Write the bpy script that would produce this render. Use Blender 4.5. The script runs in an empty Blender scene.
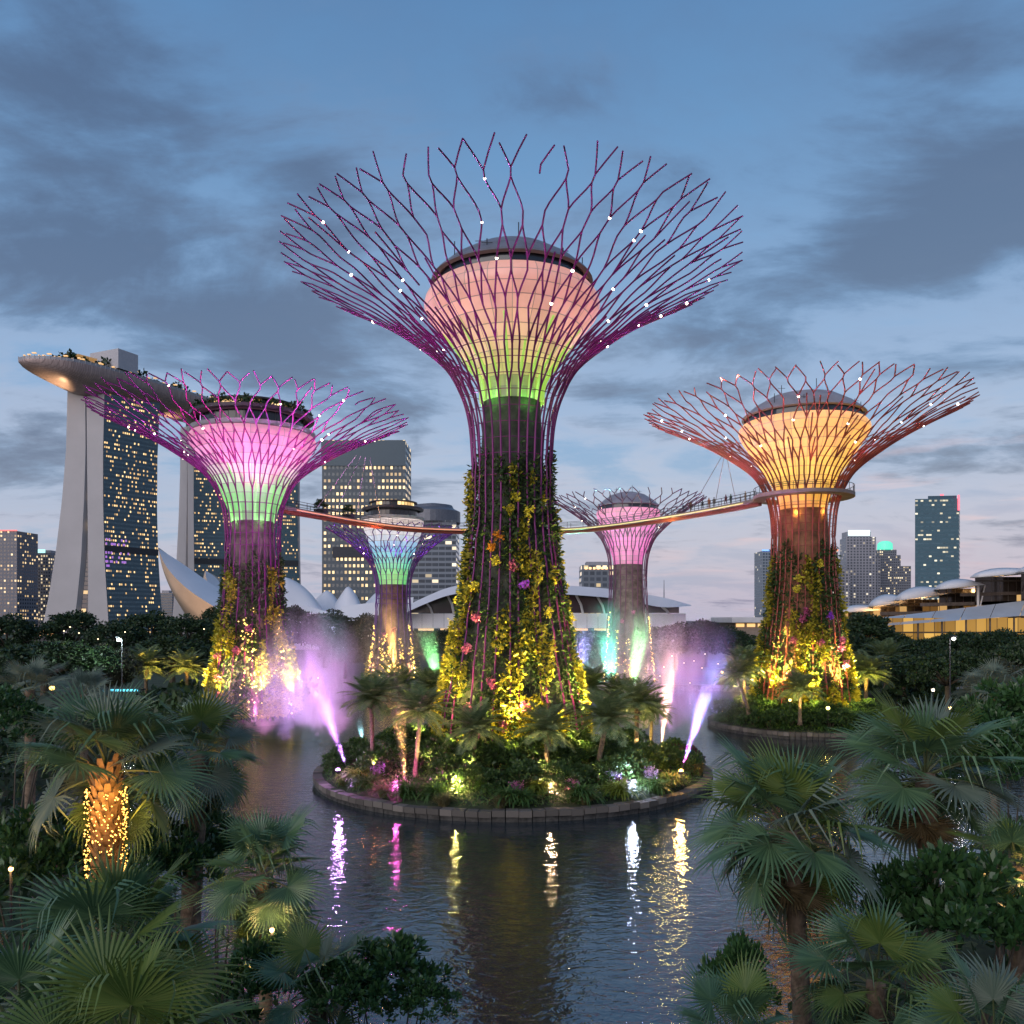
import bpy, math, random
import numpy as np
from mathutils import Vector, Matrix, Euler
R = math.radians
PI = math.pi
rng = np.random.default_rng(7)
random.seed(7)
sc = bpy.context.scene
COL = sc.collection

# ------------------------------------------------------------------ camera
F, CX, HY, CZ = 832.0, 512.0, 620.0, 15.3      # focal length in px, horizon, eye height: used to read places off the photo
cam = bpy.data.cameras.new('camera')
cam.sensor_width = 36
cam.lens = F / 1024 * 36
cam.shift_y = (HY - 512) / 1024
cam.clip_start = 0.2
cam.clip_end = 20000
camo = bpy.data.objects.new('camera', cam)
camo.location = (0, 0, CZ)
camo.rotation_euler = (R(90), 0, 0)
COL.objects.link(camo)
sc.camera = camo


def at(px, py, Y):
    return Vector(((px - CX) / F * Y, Y, CZ + (HY - py) / F * Y))


# ------------------------------------------------------------------ render settings
sc.view_settings.view_transform = 'Standard'
sc.view_settings.look = 'None'
sc.view_settings.exposure = .1
sc.view_settings.gamma = 1
sc.render.engine = 'CYCLES'
cy = sc.cycles
cy.max_bounces = 5
cy.diffuse_bounces = 2
cy.glossy_bounces = 3
cy.transmission_bounces = 2
cy.volume_bounces = 0
cy.transparent_max_bounces = 8
cy.use_denoising = True
cy.volume_step_rate = 2.0
cy.volume_max_steps = 128
cy.sample_clamp_indirect = 4
cy.use_light_tree = True

# ------------------------------------------------------------------ sky
SUN_EL, SUN_AZ = 7.0, 215.0          # the last glow comes from behind the camera, a little to the left
world = bpy.data.worlds.new('World')
sc.world = world
world.use_nodes = True


class NT:
    """tiny node-tree helper"""
    def __init__(s, nt):
        s.nt = nt
        nt.nodes.clear()

    def n(s, t, **k):
        nd = s.nt.nodes.new(t)
        for a, b in k.items():
            if a.startswith('i_'):
                nd.inputs[a[2:]].default_value = b
            else:
                setattr(nd, a, b)
        return nd

    def l(s, a, b):
        s.nt.links.new(a, b)

    def val(s, sock, v):
        if isinstance(v, (int, float)):
            sock.default_value = v
        else:
            s.l(v, sock)

    def m(s, op, a, b=None, c=None, clamp=False):
        nd = s.nt.nodes.new('ShaderNodeMath')
        nd.operation = op
        nd.use_clamp = clamp
        s.val(nd.inputs[0], a)
        if b is not None:
            s.val(nd.inputs[1], b)
        if c is not None:
            s.val(nd.inputs[2], c)
        return nd.outputs[0]

    def mix(s, fac, a, b, mode='MIX'):
        nd = s.nt.nodes.new('ShaderNodeMix')
        nd.data_type = 'RGBA'
        nd.blend_type = mode
        s.val(nd.inputs['Factor'], fac)
        for sock, v in ((nd.inputs[6], a), (nd.inputs[7], b)):
            if isinstance(v, tuple):
                sock.default_value = (*v[:3], 1)
            else:
                s.l(v, sock)
        return nd.outputs[2]

    def ramp(s, fac, stops, interp='LINEAR'):
        nd = s.nt.nodes.new('ShaderNodeValToRGB')
        cr = nd.color_ramp
        cr.interpolation = interp
        while len(cr.elements) < len(stops):
            cr.elements.new(0.5)
        for e, (p, c) in zip(cr.elements, stops):
            e.position = p
            e.color = (*c[:3], 1)
        s.val(nd.inputs[0], fac)
        return nd.outputs[0]

    def smooth(s, v, lo, hi):
        nd = s.nt.nodes.new('ShaderNodeMapRange')
        nd.interpolation_type = 'SMOOTHSTEP'
        s.val(nd.inputs[0], v)
        nd.inputs[1].default_value = lo
        nd.inputs[2].default_value = hi
        return nd.outputs[0]

    def xyz(s, v):
        nd = s.nt.nodes.new('ShaderNodeSeparateXYZ')
        s.l(v, nd.inputs[0])
        return nd.outputs

    def vec(s, x, y, z):
        nd = s.nt.nodes.new('ShaderNodeCombineXYZ')
        for i, v in enumerate((x, y, z)):
            s.val(nd.inputs[i], v)
        return nd.outputs[0]

    def noise(s, v, scale, detail=4, rough=.5, dist=0.0):
        nd = s.nt.nodes.new('ShaderNodeTexNoise')
        s.l(v, nd.inputs['Vector'])
        nd.inputs['Scale'].default_value = scale
        nd.inputs['Detail'].default_value = detail
        nd.inputs['Roughness'].default_value = rough
        nd.inputs['Distortion'].default_value = dist
        return nd.outputs[0]


def lin(r, g, b):
    return tuple(((c / 255 + .055) / 1.055) ** 2.4 if c > 10 else c / 255 / 12.92 for c in (r, g, b))


def build_sky():
    T = NT(world.node_tree)
    d = T.n('ShaderNodeTexCoord').outputs['Generated']
    x, y, z = T.xyz(d)
    el = T.m('ARCSINE', z)                       # elevation, azimuth (rad, 0 = north, + = east)
    az = T.m('ARCTAN2', x, y)
    e01 = T.m('DIVIDE', el, R(90), clamp=True)
    base = T.ramp(e01, [(0, lin(150, 164, 188)), (.06, lin(146, 168, 196)), (.16, lin(118, 156, 196)), (.30, lin(98, 142, 186)),
                        (.42, lin(80, 122, 168)), (1, lin(54, 92, 140))])
    # afterglow: pinkish band low in the east half
    glow = T.m('MULTIPLY', T.smooth(az, R(-2), R(34)), T.smooth(el, R(12), R(2)))
    base = T.mix(T.m('MULTIPLY', glow, .40), base, lin(206, 168, 176))
    # cloud noise in a flat layer overhead
    den = T.m('ADD', T.m('MAXIMUM', z, 0.0), .16)
    u = T.m('DIVIDE', x, den)
    v = T.m('DIVIDE', y, den)
    p = T.vec(u, T.m('MULTIPLY', v, 1.25), 3.7)
    n1 = T.noise(p, 1.55, 8, .60, .45)
    n2 = T.noise(T.vec(u, T.m('MULTIPLY', v, 1.6), 9.1), 4.2, 7, .6, .3)
    nn = T.m('ADD', T.m('MULTIPLY', n1, .72), T.m('MULTIPLY', n2, .28))
    dn = T.m('MULTIPLY', T.m('SUBTRACT', nn, .5), 5.0)
    # large cloud banks, each at its own azimuth / elevation (deg)
    banks = [(-27, 30.5, 7, 5.0, .9), (-28, 20.8, 9, 3.8, 1.05), (-17, 17.5, 6.5, 3.0, .95), (-31, 9, 6, 2.2, .75), (27, 31.5, 6.5, 3.2, .85), (32, 24.3, 9, 3.3, 1.05), (22.5, 21.2, 8, 2.6, 1.0),
             (15.5, 18.8, 5, 1.9, .75), (12, 27, 6, 2.2, .45), (2, 32, 6, 2, .4), (29, 15.8, 9, 1.5, .85), (8, 14.5, 4, 1.8, .55), (-9, 14, 5, 2, .55), (-14, 27, 3.5, 2, .45), (28, 10, 10, 1.3, .65), (-14, 8, 9, 1.8, .4),
             (62, 22, 18, 10, .9), (-64, 24, 18, 10, .9), (150, 28, 50, 14, .8), (-140, 24, 40, 10, .8)]
    tot = None
    for a0, e0, ra, re, w in banks:
        da = T.m('DIVIDE', T.m('SUBTRACT', az, R(a0)), R(ra))
        de = T.m('DIVIDE', T.m('SUBTRACT', el, R(e0)), R(re))
        q = T.m('ADD', T.m('MULTIPLY', da, da), T.m('MULTIPLY', de, de))
        g = T.m('MULTIPLY', T.m('EXPONENT', T.m('MULTIPLY', q, -.9)), w)
        tot = g if tot is None else T.m('ADD', tot, g)
    c = T.m('ADD', T.m('MULTIPLY', tot, 1.15), T.m('SUBTRACT', dn, .18))
    cm = T.smooth(c, .06, 1.0)
    # thin pale veil where the cloud is thin, dark slate where it is thick
    veil = T.smooth(T.m('ADD', dn, T.m('MULTIPLY', T.smooth(el, R(26), R(8)), .35)), .05, .75)
    base = T.mix(T.m('MULTIPLY', veil, .6), base, T.ramp(e01, [(0, lin(178, 176, 194)), (.08, lin(176, 184, 204)), (.2, lin(152, 176, 206)), (.4, lin(112, 152, 196))]))
    soft = T.smooth(T.m('ADD', T.m('MULTIPLY', dn, .8), T.m('MULTIPLY', tot, .75)), -.35, .75)
    base = T.mix(T.m('MULTIPLY', soft, .55), base, T.ramp(e01, [(0, lin(140, 142, 166)), (.1, lin(118, 134, 164)), (.25, lin(98, 122, 158)), (.45, lin(80, 108, 148)), (1, lin(62, 86, 122))]))
    edge = T.m('MULTIPLY', T.m('MULTIPLY', T.smooth(c, -.75, -.10), T.smooth(c, .55, .0)), T.smooth(el, R(34), R(10)))
    base = T.mix(T.m('MULTIPLY', edge, .42), base, T.ramp(e01, [(0, lin(196, 188, 202)), (.12, lin(182, 190, 212)), (.3, lin(142, 168, 204)), (1, lin(100, 130, 170))]))
    dark = T.ramp(e01, [(0, lin(112, 118, 144)), (.1, lin(88, 104, 134)), (.25, lin(74, 94, 126)), (.45, lin(62, 84, 118)), (1, lin(52, 72, 104))])
    col = T.mix(T.m('MULTIPLY', cm, .80), base, dark)
    # long thin pink streaks near the horizon
    st = T.noise(T.vec(T.m('MULTIPLY', az, 3.0), T.m('MULTIPLY', el, 26), 1.0), 2.2, 5, .5, .3)
    stm = T.m('MULTIPLY', T.smooth(st, .54, .72), T.m('MULTIPLY', T.smooth(el, R(15), R(6)), T.m('ADD', T.m('MULTIPLY', T.smooth(az, R(-4), R(25)), .95), .05)))
    col = T.mix(T.m('MULTIPLY', stm, .6), col, lin(214, 186, 192))
    sky = T.n('ShaderNodeTexSky')
    sky.sky_type = 'NISHITA'
    sky.sun_disc = False
    sky.sun_elevation = R(1.0)
    sky.sun_rotation = R(SUN_AZ)
    b1 = T.n('ShaderNodeBackground', i_Strength=SKY_GAIN)
    T.l(col, b1.inputs[0])
    b2 = T.n('ShaderNodeBackground', i_Strength=.05)
    T.l(sky.outputs[0], b2.inputs[0])
    ad = T.n('ShaderNodeAddShader')
    T.l(b1.outputs[0], ad.inputs[0])
    T.l(b2.outputs[0], ad.inputs[1])
    o = T.n('ShaderNodeOutputWorld')
    T.l(ad.outputs[0], o.inputs[0])


SKY_GAIN = 1.04
build_sky()
world.cycles.sampling_method = 'MANUAL'
world.cycles.sample_map_resolution = 512

sun = bpy.data.lights.new('sun', 'SUN')
sun.energy = 1.9
sun.angle = R(60)
sun.color = (1.0, .90, .86)
suno = bpy.data.objects.new('sun', sun)
COL.objects.link(suno)
sv = Vector((math.sin(R(SUN_AZ)) * math.cos(R(18)), math.cos(R(SUN_AZ)) * math.cos(R(18)), math.sin(R(18))))
suno.rotation_euler = sv.to_track_quat('Z', 'Y').to_euler()
suno.location = sv * 50 + Vector((0, 0, 60))


# ------------------------------------------------------------------ helpers
class MB:
    """collects geometry that becomes ONE mesh object"""
    def __init__(s):
        s.v, s.f, s.uv, s.mi = [], [], {}, []

    def add(s, verts, faces, mi=0, uvs=None):
        o = len(s.v)
        s.v.extend([tuple(p) for p in verts])
        for k, f in enumerate(faces):
            if uvs is not None:
                s.uv[len(s.f)] = uvs[k]
            s.f.append(tuple(i + o for i in f))
            s.mi.append(mi)
        return s

    def box(s, c, d, mi=0, rz=0.0):
        x, y, z = (q / 2 for q in d)
        ca, sa = math.cos(rz), math.sin(rz)
        vs = [(c[0] + a * ca - b * sa, c[1] + a * sa + b * ca, c[2] + e) for a, b, e in
              ((-x, -y, -z), (x, -y, -z), (x, y, -z), (-x, y, -z), (-x, -y, z), (x, -y, z), (x, y, z), (-x, y, z))]
        return s.add(vs, [(0, 3, 2, 1), (4, 5, 6, 7), (0, 1, 5, 4), (1, 2, 6, 5), (2, 3, 7, 6), (3, 0, 4, 7)], mi)

    def tube(s, pts, rad, n=6, mi=0, cap=True):
        pts = [Vector(p) for p in pts]
        if not hasattr(rad, '__len__'):
            rad = [rad] * len(pts)
        vs, prev = [], None
        for i, p in enumerate(pts):
            t = (pts[min(i + 1, len(pts) - 1)] - pts[max(i - 1, 0)])
            t = t.normalized() if t.length > 1e-9 else Vector((0, 0, 1))
            if prev is None:
                a = t.orthogonal().normalized()
            else:
                a = prev - t * prev.dot(t)
                a = a.normalized() if a.length > 1e-6 else t.orthogonal().normalized()
            prev = a
            b = t.cross(a)
            for k in range(n):
                w = 2 * PI * k / n
                vs.append(p + (a * math.cos(w) + b * math.sin(w)) * rad[i])
        fs = [(i * n + k, i * n + (k + 1) % n, (i + 1) * n + (k + 1) % n, (i + 1) * n + k) for i in range(len(pts) - 1) for k in range(n)]
        if cap:
            fs.append(tuple(range(n - 1, -1, -1)))
            fs.append(tuple((len(pts) - 1) * n + k for k in range(n)))
        return s.add(vs, fs, mi)

    def lathe(s, prof, n=32, c=(0, 0, 0), mi=0, uvrep=None, a0=0.0):
        """prof: (r, z); closed round; uv u runs 0..uvrep, v = z"""
        vs = [(c[0] + r * math.cos(a0 + 2 * PI * k / n), c[1] + r * math.sin(a0 + 2 * PI * k / n), c[2] + z) for r, z in prof for k in range(n)]
        fs, uvs = [], []
        for i in range(len(prof) - 1):
            for k in range(n):
                fs.append((i * n + k, i * n + (k + 1) % n, (i + 1) * n + (k + 1) % n, (i + 1) * n + k))
                if uvrep:
                    u0, u1 = k / n * uvrep, (k + 1) / n * uvrep
                    uvs.append(((u0, prof[i][1]), (u1, prof[i][1]), (u1, prof[i + 1][1]), (u0, prof[i + 1][1])))
        return s.add(vs, fs, mi, uvs if uvrep else None)

    def wall(s, p0, p1, z0, z1, mi=0, u0=0.0):
        """vertical quad with uv in metres"""
        L = math.hypot(p1[0] - p0[0], p1[1] - p0[1])
        return s.add([(p0[0], p0[1], z0), (p1[0], p1[1], z0), (p1[0], p1[1], z1), (p0[0], p0[1], z1)], [(0, 1, 2, 3)], mi,
                     [((u0, z0), (u0 + L, z0), (u0 + L, z1), (u0, z1))])

    def prism(s, poly, z0, z1, mi=0, mi_top=None, uv=True):
        n = len(poly)
        area = sum(poly[i][0] * poly[(i + 1) % n][1] - poly[(i + 1) % n][0] * poly[i][1] for i in range(n))
        if area < 0:
            poly = poly[::-1]
        u = 0
        for i in range(n):
            a, b = poly[i], poly[(i + 1) % n]
            s.wall(a, b, z0, z1, mi, u)
            u += math.hypot(b[0] - a[0], b[1] - a[1])
        mt = mi if mi_top is None else mi_top
        s.add([(p[0], p[1], z1) for p in poly], [tuple(range(n))], mt)
        return s

    def build(s, name, mats, parent=None, smooth=False):
        me = bpy.data.meshes.new(name)
        me.from_pydata(s.v, [], s.f)
        mats = mats if isinstance(mats, (list, tuple)) else [mats]
        for m in mats:
            me.materials.append(m)
        if len(mats) > 1:
            me.polygons.foreach_set('material_index', s.mi)
        if s.uv:
            ul = me.uv_layers.new(name='UVMap')
            for fi, uvs in s.uv.items():
                ls = me.polygons[fi].loop_start
                for k, q in enumerate(uvs):
                    ul.data[ls + k].uv = q
        if smooth:
            me.polygons.foreach_set('use_smooth', [True] * len(me.polygons))
        me.update()
        return link(name, me, parent)


def link(name, me, parent=None, loc=(0, 0, 0)):
    o = bpy.data.objects.new(name, me)
    COL.objects.link(o)
    o.location = loc
    if parent is not None:
        o.parent = parent
    return o


def tag(o, label=None, cat=None, group=None, kind=None):
    for k, v in (('label', label), ('category', cat), ('group', group), ('kind', kind)):
        if v:
            o[k] = v
    return o


def thing(name, label, cat, loc=(0, 0, 0), rz=0.0, group=None):
    o = bpy.data.objects.new(name, None)
    o.empty_display_size = .1
    COL.objects.link(o)
    o.location = loc
    o.rotation_euler = (0, 0, rz)
    return tag(o, label, cat, group)


def copy_tree(o, parent=None):
    c = o.copy()
    COL.objects.link(c)
    if parent is not None:
        c.parent = parent
    for ch in list(o.children):
        copy_tree(ch, c)
    return c


def lamp(name, kind, loc, col, energy, target=None, angle=60, blend=.6, rad=.1, falloff=None, parent=None):
    d = bpy.data.lights.new(name, kind)
    d.color = col
    d.energy = energy
    d.shadow_soft_size = rad
    o = bpy.data.objects.new(name, d)
    COL.objects.link(o)
    o.location = loc
    if kind == 'SPOT':
        d.spot_size = R(angle)
        d.spot_blend = blend
    if name in ('foot_fill', 'neck_light', 'fairy_glow'):
        o.visible_glossy = False     # unseen lamp without a lens, kept out of the water's reflections
    if target is not None:
        o.rotation_euler = (Vector(target) - Vector(loc)).to_track_quat('-Z', 'Y').to_euler()
    if falloff:
        d.use_nodes = True
        nt = d.node_tree
        lf = nt.nodes.new('ShaderNodeLightFalloff')
        lf.inputs[0].default_value = 1.0
        em = [n for n in nt.nodes if n.type == 'EMISSION'][0]
        nt.links.new(lf.outputs[falloff], em.inputs['Strength'])
    if parent is not None:
        o.parent = parent
    return o


ORD = 'first second third fourth fifth sixth seventh eighth ninth tenth eleventh twelfth thirteenth fourteenth fifteenth sixteenth seventeenth eighteenth nineteenth twentieth'.split()


# leaf clouds: many kite-shaped leaves in one mesh (numpy)
def unit(a):
    return a / np.maximum(np.linalg.norm(a, axis=1, keepdims=True), 1e-9)


def rand_dirs(k):
    return unit(rng.normal(size=(k, 3)))


def leaf_cloud(c, d, L, W, nrm=None):
    k = len(c)
    d = unit(d)
    nrm = rand_dirs(k) if nrm is None else nrm
    s = unit(np.cross(d, nrm))
    L = np.broadcast_to(np.asarray(L, float), (k,))[:, None]
    W = np.broadcast_to(np.asarray(W, float), (k,))[:, None]
    up = unit(np.cross(s, d))
    m = c + d * L * .45
    v = np.stack([c, m + s * W * .5 + up * W * .12, c + d * L, m - s * W * .5 + up * W * .12], 1).reshape(-1, 3)
    f = np.arange(4 * k).reshape(-1, 4)
    return v, f


def cloud_mesh(name, parts):
    me = bpy.data.meshes.new(name)
    vs, fs, o = [], [], 0
    for v, f in parts:
        vs.append(v)
        fs.append(f + o)
        o += len(v)
    v = np.concatenate(vs)
    f = np.concatenate(fs)
    me.vertices.add(len(v))
    me.vertices.foreach_set('co', v.astype(np.float32).ravel())
    me.loops.add(f.size)
    me.loops.foreach_set('vertex_index', f.astype(np.int32).ravel())
    me.polygons.add(len(f))
    me.polygons.foreach_set('loop_start', (np.arange(len(f)) * 4).astype(np.int32))
    me.polygons.foreach_set('loop_total', np.full(len(f), 4, np.int32))
    me.update(calc_edges=True)
    me.validate()
    return me


# ------------------------------------------------------------------ materials
MATS = {}


def mat(name, col, rough=.6, metal=0.0, var=.12, vscale=.8, spec=.4, emit=None, es=0.0, bump=0.0, bscale=6.0, coord='Object'):
    if name in MATS:
        return MATS[name]
    m = bpy.data.materials.new(name)
    m.use_nodes = True
    T = NT(m.node_tree)
    b = T.n('ShaderNodeBsdfPrincipled')
    b.inputs['Roughness'].default_value = rough
    b.inputs['Metallic'].default_value = metal
    b.inputs['Specular IOR Level'].default_value = spec
    tc = T.n('ShaderNodeTexCoord').outputs[coord]
    if var:
        nz = T.noise(tc, vscale, 5, .6)
        lo = tuple(c * (1 - var * 1.6) for c in col)
        hi = tuple(min(1, c * (1 + var * 1.6)) for c in col)
        T.l(T.ramp(nz, [(.3, lo), (.7, hi)]), b.inputs['Base Color'])
    else:
        b.inputs['Base Color'].default_value = (*col, 1)
    if emit:
        b.inputs['Emission Color'].default_value = (*emit, 1)
        b.inputs['Emission Strength'].default_value = es
    if bump:
        bn = T.n('ShaderNodeBump', i_Strength=bump, i_Distance=.05)
        T.l(T.noise(tc, bscale, 5, .6), bn.inputs['Height'])
        T.l(bn.outputs[0], b.inputs['Normal'])
    o = T.n('ShaderNodeOutputMaterial')
    T.l(b.outputs[0], o.inputs[0])
    MATS[name] = m
    return m


def glowmat(name, col, es):
    return mat(name, (.3, .3, .3), .4, var=0, emit=col, es=es)


def leafmat(name, c1, c2, rough=.5, trans=.22, spec=.35):
    if name in MATS:
        return MATS[name]
    m = bpy.data.materials.new(name)
    m.use_nodes = True
    T = NT(m.node_tree)
    g = T.n('ShaderNodeNewGeometry').outputs['Random Per Island']
    col = T.ramp(g, [(0, c1), (.6, tuple((a + b) / 2 for a, b in zip(c1, c2))), (1, c2)])
    b = T.n('ShaderNodeBsdfPrincipled')
    b.inputs['Roughness'].default_value = rough
    b.inputs['Specular IOR Level'].default_value = spec
    T.l(col, b.inputs['Base Color'])
    t = T.n('ShaderNodeBsdfTranslucent')
    T.l(col, t.inputs[0])
    mx = T.n('ShaderNodeMixShader', i_Fac=trans)
    T.l(b.outputs[0], mx.inputs[1])
    T.l(t.outputs[0], mx.inputs[2])
    o = T.n('ShaderNodeOutputMaterial')
    T.l(mx.outputs[0], o.inputs[0])
    MATS[name] = m
    return m


def facademat(name, glass, frame, cw, ch, mw=.18, mh=.25, lit=.25, cols=((1, .62, .22), (1, .75, .4)), es=1.6, rough=.12, seed=0.0, rowvar=.8, metal=0.0, colvar=.5, vmin=-1e9):
    """curtain wall: a grid of panes cw x ch metres, some of them lit rooms"""
    if name in MATS:
        return MATS[name]
    m = bpy.data.materials.new(name)
    m.use_nodes = True
    T = NT(m.node_tree)
    uv = T.n('ShaderNodeUVMap', uv_map='UVMap').outputs[0]
    x, y, _ = T.xyz(uv)
    gx = T.m('DIVIDE', x, cw)
    gy = T.m('DIVIDE', y, ch)
    ix, iy = T.m('FLOOR', gx), T.m('FLOOR', gy)
    fx, fy = T.m('FRACT', gx), T.m('FRACT', gy)
    inside = T.m('MULTIPLY', T.m('GREATER_THAN', fx, mw), T.m('GREATER_THAN', fy, mh))

    def wn(a, b, z):
        nd = T.n('ShaderNodeTexWhiteNoise')
        T.l(T.vec(a, b, z), nd.inputs['Vector'])
        return nd.outputs['Value']
    r1 = wn(ix, iy, seed + .5)
    r2 = wn(ix, iy, seed + 7.5)
    rr = wn(0.0, iy, seed + 13.5)
    bl = T.noise(T.vec(T.m('MULTIPLY', ix, .16), T.m('MULTIPLY', iy, .22), seed), 1.0, 2, .5)
    thr = T.m('MULTIPLY', lit, T.m('ADD', 1 - rowvar, T.m('MULTIPLY', rr, 2 * rowvar)))
    thr = T.m('MULTIPLY', thr, T.m('ADD', 1 - colvar, T.m('MULTIPLY', T.smooth(bl, .35, .65), 2 * colvar)))
    on = T.m('MULTIPLY', T.m('LESS_THAN', r1, thr), inside)
    if vmin > -1e8:
        on = T.m('MULTIPLY', on, T.m('GREATER_THAN', y, vmin))
    gl = T.mix(T.m('MULTIPLY', r2, .7), glass, tuple(c * .55 for c in glass))
    base = T.mix(inside, frame, gl)
    b = T.n('ShaderNodeBsdfPrincipled')
    T.l(base, b.inputs['Base Color'])
    T.l(T.m('ADD', rough, T.m('MULTIPLY', T.m('SUBTRACT', 1.0, inside), .4)), b.inputs['Roughness'])
    b.inputs['Metallic'].default_value = metal
    b.inputs['Specular IOR Level'].default_value = .6
    T.l(T.mix(r2, cols[0], cols[1]), b.inputs['Emission Color'])
    T.l(T.m('MULTIPLY', on, T.m('MULTIPLY', T.m('ADD', .25, r2), es)), b.inputs['Emission Strength'])
    o = T.n('ShaderNodeOutputMaterial')
    T.l(b.outputs[0], o.inputs[0])
    MATS[name] = m
    return m


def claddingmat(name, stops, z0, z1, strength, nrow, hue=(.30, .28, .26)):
    """glowing funnel: gradient of coloured light put into emission, stepped by row, dark joints between panels"""
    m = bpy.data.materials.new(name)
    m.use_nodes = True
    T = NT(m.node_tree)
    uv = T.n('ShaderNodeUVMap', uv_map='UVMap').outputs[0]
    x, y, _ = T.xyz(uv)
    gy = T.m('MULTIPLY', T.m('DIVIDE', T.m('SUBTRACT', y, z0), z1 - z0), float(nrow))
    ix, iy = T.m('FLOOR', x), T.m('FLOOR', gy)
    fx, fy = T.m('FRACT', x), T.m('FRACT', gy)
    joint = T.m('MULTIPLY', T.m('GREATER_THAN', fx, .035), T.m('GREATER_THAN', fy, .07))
    col = T.ramp(T.m('DIVIDE', T.m('ADD', iy, .5), float(nrow)), stops)  # light gradient painted into the emission, one step per row
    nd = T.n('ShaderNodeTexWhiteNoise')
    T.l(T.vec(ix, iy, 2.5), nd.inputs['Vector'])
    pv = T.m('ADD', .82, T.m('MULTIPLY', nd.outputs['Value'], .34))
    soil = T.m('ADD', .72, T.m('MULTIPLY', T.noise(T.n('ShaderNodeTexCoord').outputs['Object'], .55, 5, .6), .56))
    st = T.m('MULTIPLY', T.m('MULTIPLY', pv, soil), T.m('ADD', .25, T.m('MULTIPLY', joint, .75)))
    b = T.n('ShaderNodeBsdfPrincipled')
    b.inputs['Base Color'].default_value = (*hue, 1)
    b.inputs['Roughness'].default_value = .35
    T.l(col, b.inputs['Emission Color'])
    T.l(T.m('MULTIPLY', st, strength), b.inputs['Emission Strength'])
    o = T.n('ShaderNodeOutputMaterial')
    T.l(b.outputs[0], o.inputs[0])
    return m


M_DARKLEAF = leafmat('dark planting', (.020, .048, .014), (.070, .115, .030), trans=.15)
M_UPLITLEAF = leafmat('uplit golden leaf', (.22, .20, .012), (.50, .42, .04))  # yellow of the warm uplights put into the leaf colour
M_TREELEAF = leafmat('broad tree leaf', (.014, .034, .014), (.042, .076, .028), trans=.12)
M_TREELEAF2 = leafmat('brownish tree leaf', (.040, .048, .030), (.075, .080, .045), trans=.12)
M_FAN = leafmat('fan palm leaf', (.060, .125, .060), (.125, .215, .100), rough=.34, trans=.14, spec=.5)
M_FANY = leafmat('yellow green palm leaf', (.090, .150, .035), (.150, .200, .050), rough=.42, trans=.18)
M_FANGREY = leafmat('grey green palm leaf', (.12, .165, .125), (.17, .21, .16), rough=.5)
M_DATE = leafmat('date palm leaf', (.095, .150, .065), (.190, .235, .105), rough=.45)
M_DRY = leafmat('dry palm leaf', (.12, .085, .04), (.22, .16, .08), rough=.7)
M_BARK = mat('palm bark', (.16, .115, .08), .85, var=.35, vscale=5, bump=.6, bscale=14)
M_WOOD = mat('tree bark', (.10, .08, .06), .9, var=.3, vscale=2, bump=.4)
M_STONE = mat('kerb stone', (.17, .145, .125), .8, var=.4, vscale=1.5, bump=.5, bscale=5)
M_UNUSED = None
M_CONC = mat('pale concrete', (.56, .55, .57), .6, var=.05, vscale=.02)
M_DARKMETAL = mat('dark steel', (.035, .035, .045), .45, .3)
M_GREYMETAL = mat('grey steel', (.30, .30, .33), .5, .2)
M_WHITE = mat('white shell', (.72, .72, .75), .5, var=.05, vscale=.05)
M_DARKGLASS = mat('dark glazing', (.02, .025, .035), .1, var=0, spec=.7)
M_SOIL = mat('soil and turf', (.035, .05, .022), .95, var=.4, vscale=.6, bump=.5)
# ------------------------------------------------------------------ the setting: ground, water, paths
LAGOON = [(-7, 29.5), (-14, 38), (-21, 50), (-33, 58), (-41, 70), (-44, 90), (-42, 112), (-46, 126), (-40, 140), (-36, 152), (-30, 172), (-12, 182),
          (20, 184), (45, 180), (60, 168), (66, 150), (66, 120), (58, 90), (43, 66), (30, 54), (21, 44), (14, 36), (9, 29.5), (0, 27.5)]


def poly_sd(x, y, poly):
    """signed distance, positive inside"""
    P = np.array(poly, float)
    Q = np.roll(P, -1, 0)
    best = np.full(x.shape, 1e9)
    inside = np.zeros(x.shape, bool)
    for (ax, ay), (bx, by) in zip(P, Q):
        ex, ey = bx - ax, by - ay
        t = np.clip(((x - ax) * ex + (y - ay) * ey) / (ex * ex + ey * ey), 0, 1)
        best = np.minimum(best, np.hypot(x - ax - t * ex, y - ay - t * ey))
        cr = ((ay > y) != (by > y)) & (x < (bx - ax) * (y - ay) / (by - ay + 1e-12) + ax)
        inside ^= cr
    return np.where(inside, best, -best)


def ground_z(x, y):
    x = np.asarray(x, float)
    y = np.asarray(y, float)
    sd = poly_sd(x, y, LAGOON)
    land = np.clip(-sd / 3.0, 0, 1)
    z = np.where(sd > 0, -np.clip(sd * .5, 0, 2.5) - .05, 1.2 * land)
    z = z + np.where(sd < -4, .25 * np.sin(x * .11 + 1) * np.sin(y * .09), 0) * (y < 150)
    hill = np.clip(12.6 - .47 * np.maximum(y, 0), 0, 13) * np.clip(1 - (np.abs(x) - 30) / 60, 0, 1) * (y > -60)
    return np.where(sd > 0, z, np.maximum(z, np.minimum(hill, 1.2 * land + 12)))


def spread(lo, hi, step, far, k=1.35):
    a = list(np.arange(lo, hi + .01, step))
    s, v = step, a[-1]
    while v < far:
        s *= k
        v += s
        a.append(v)
    s, v = step, a[0]
    pre = []
    while v > -far:
        s *= k
        v -= s
        pre.append(v)
    return np.array(pre[::-1] + a)


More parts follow.
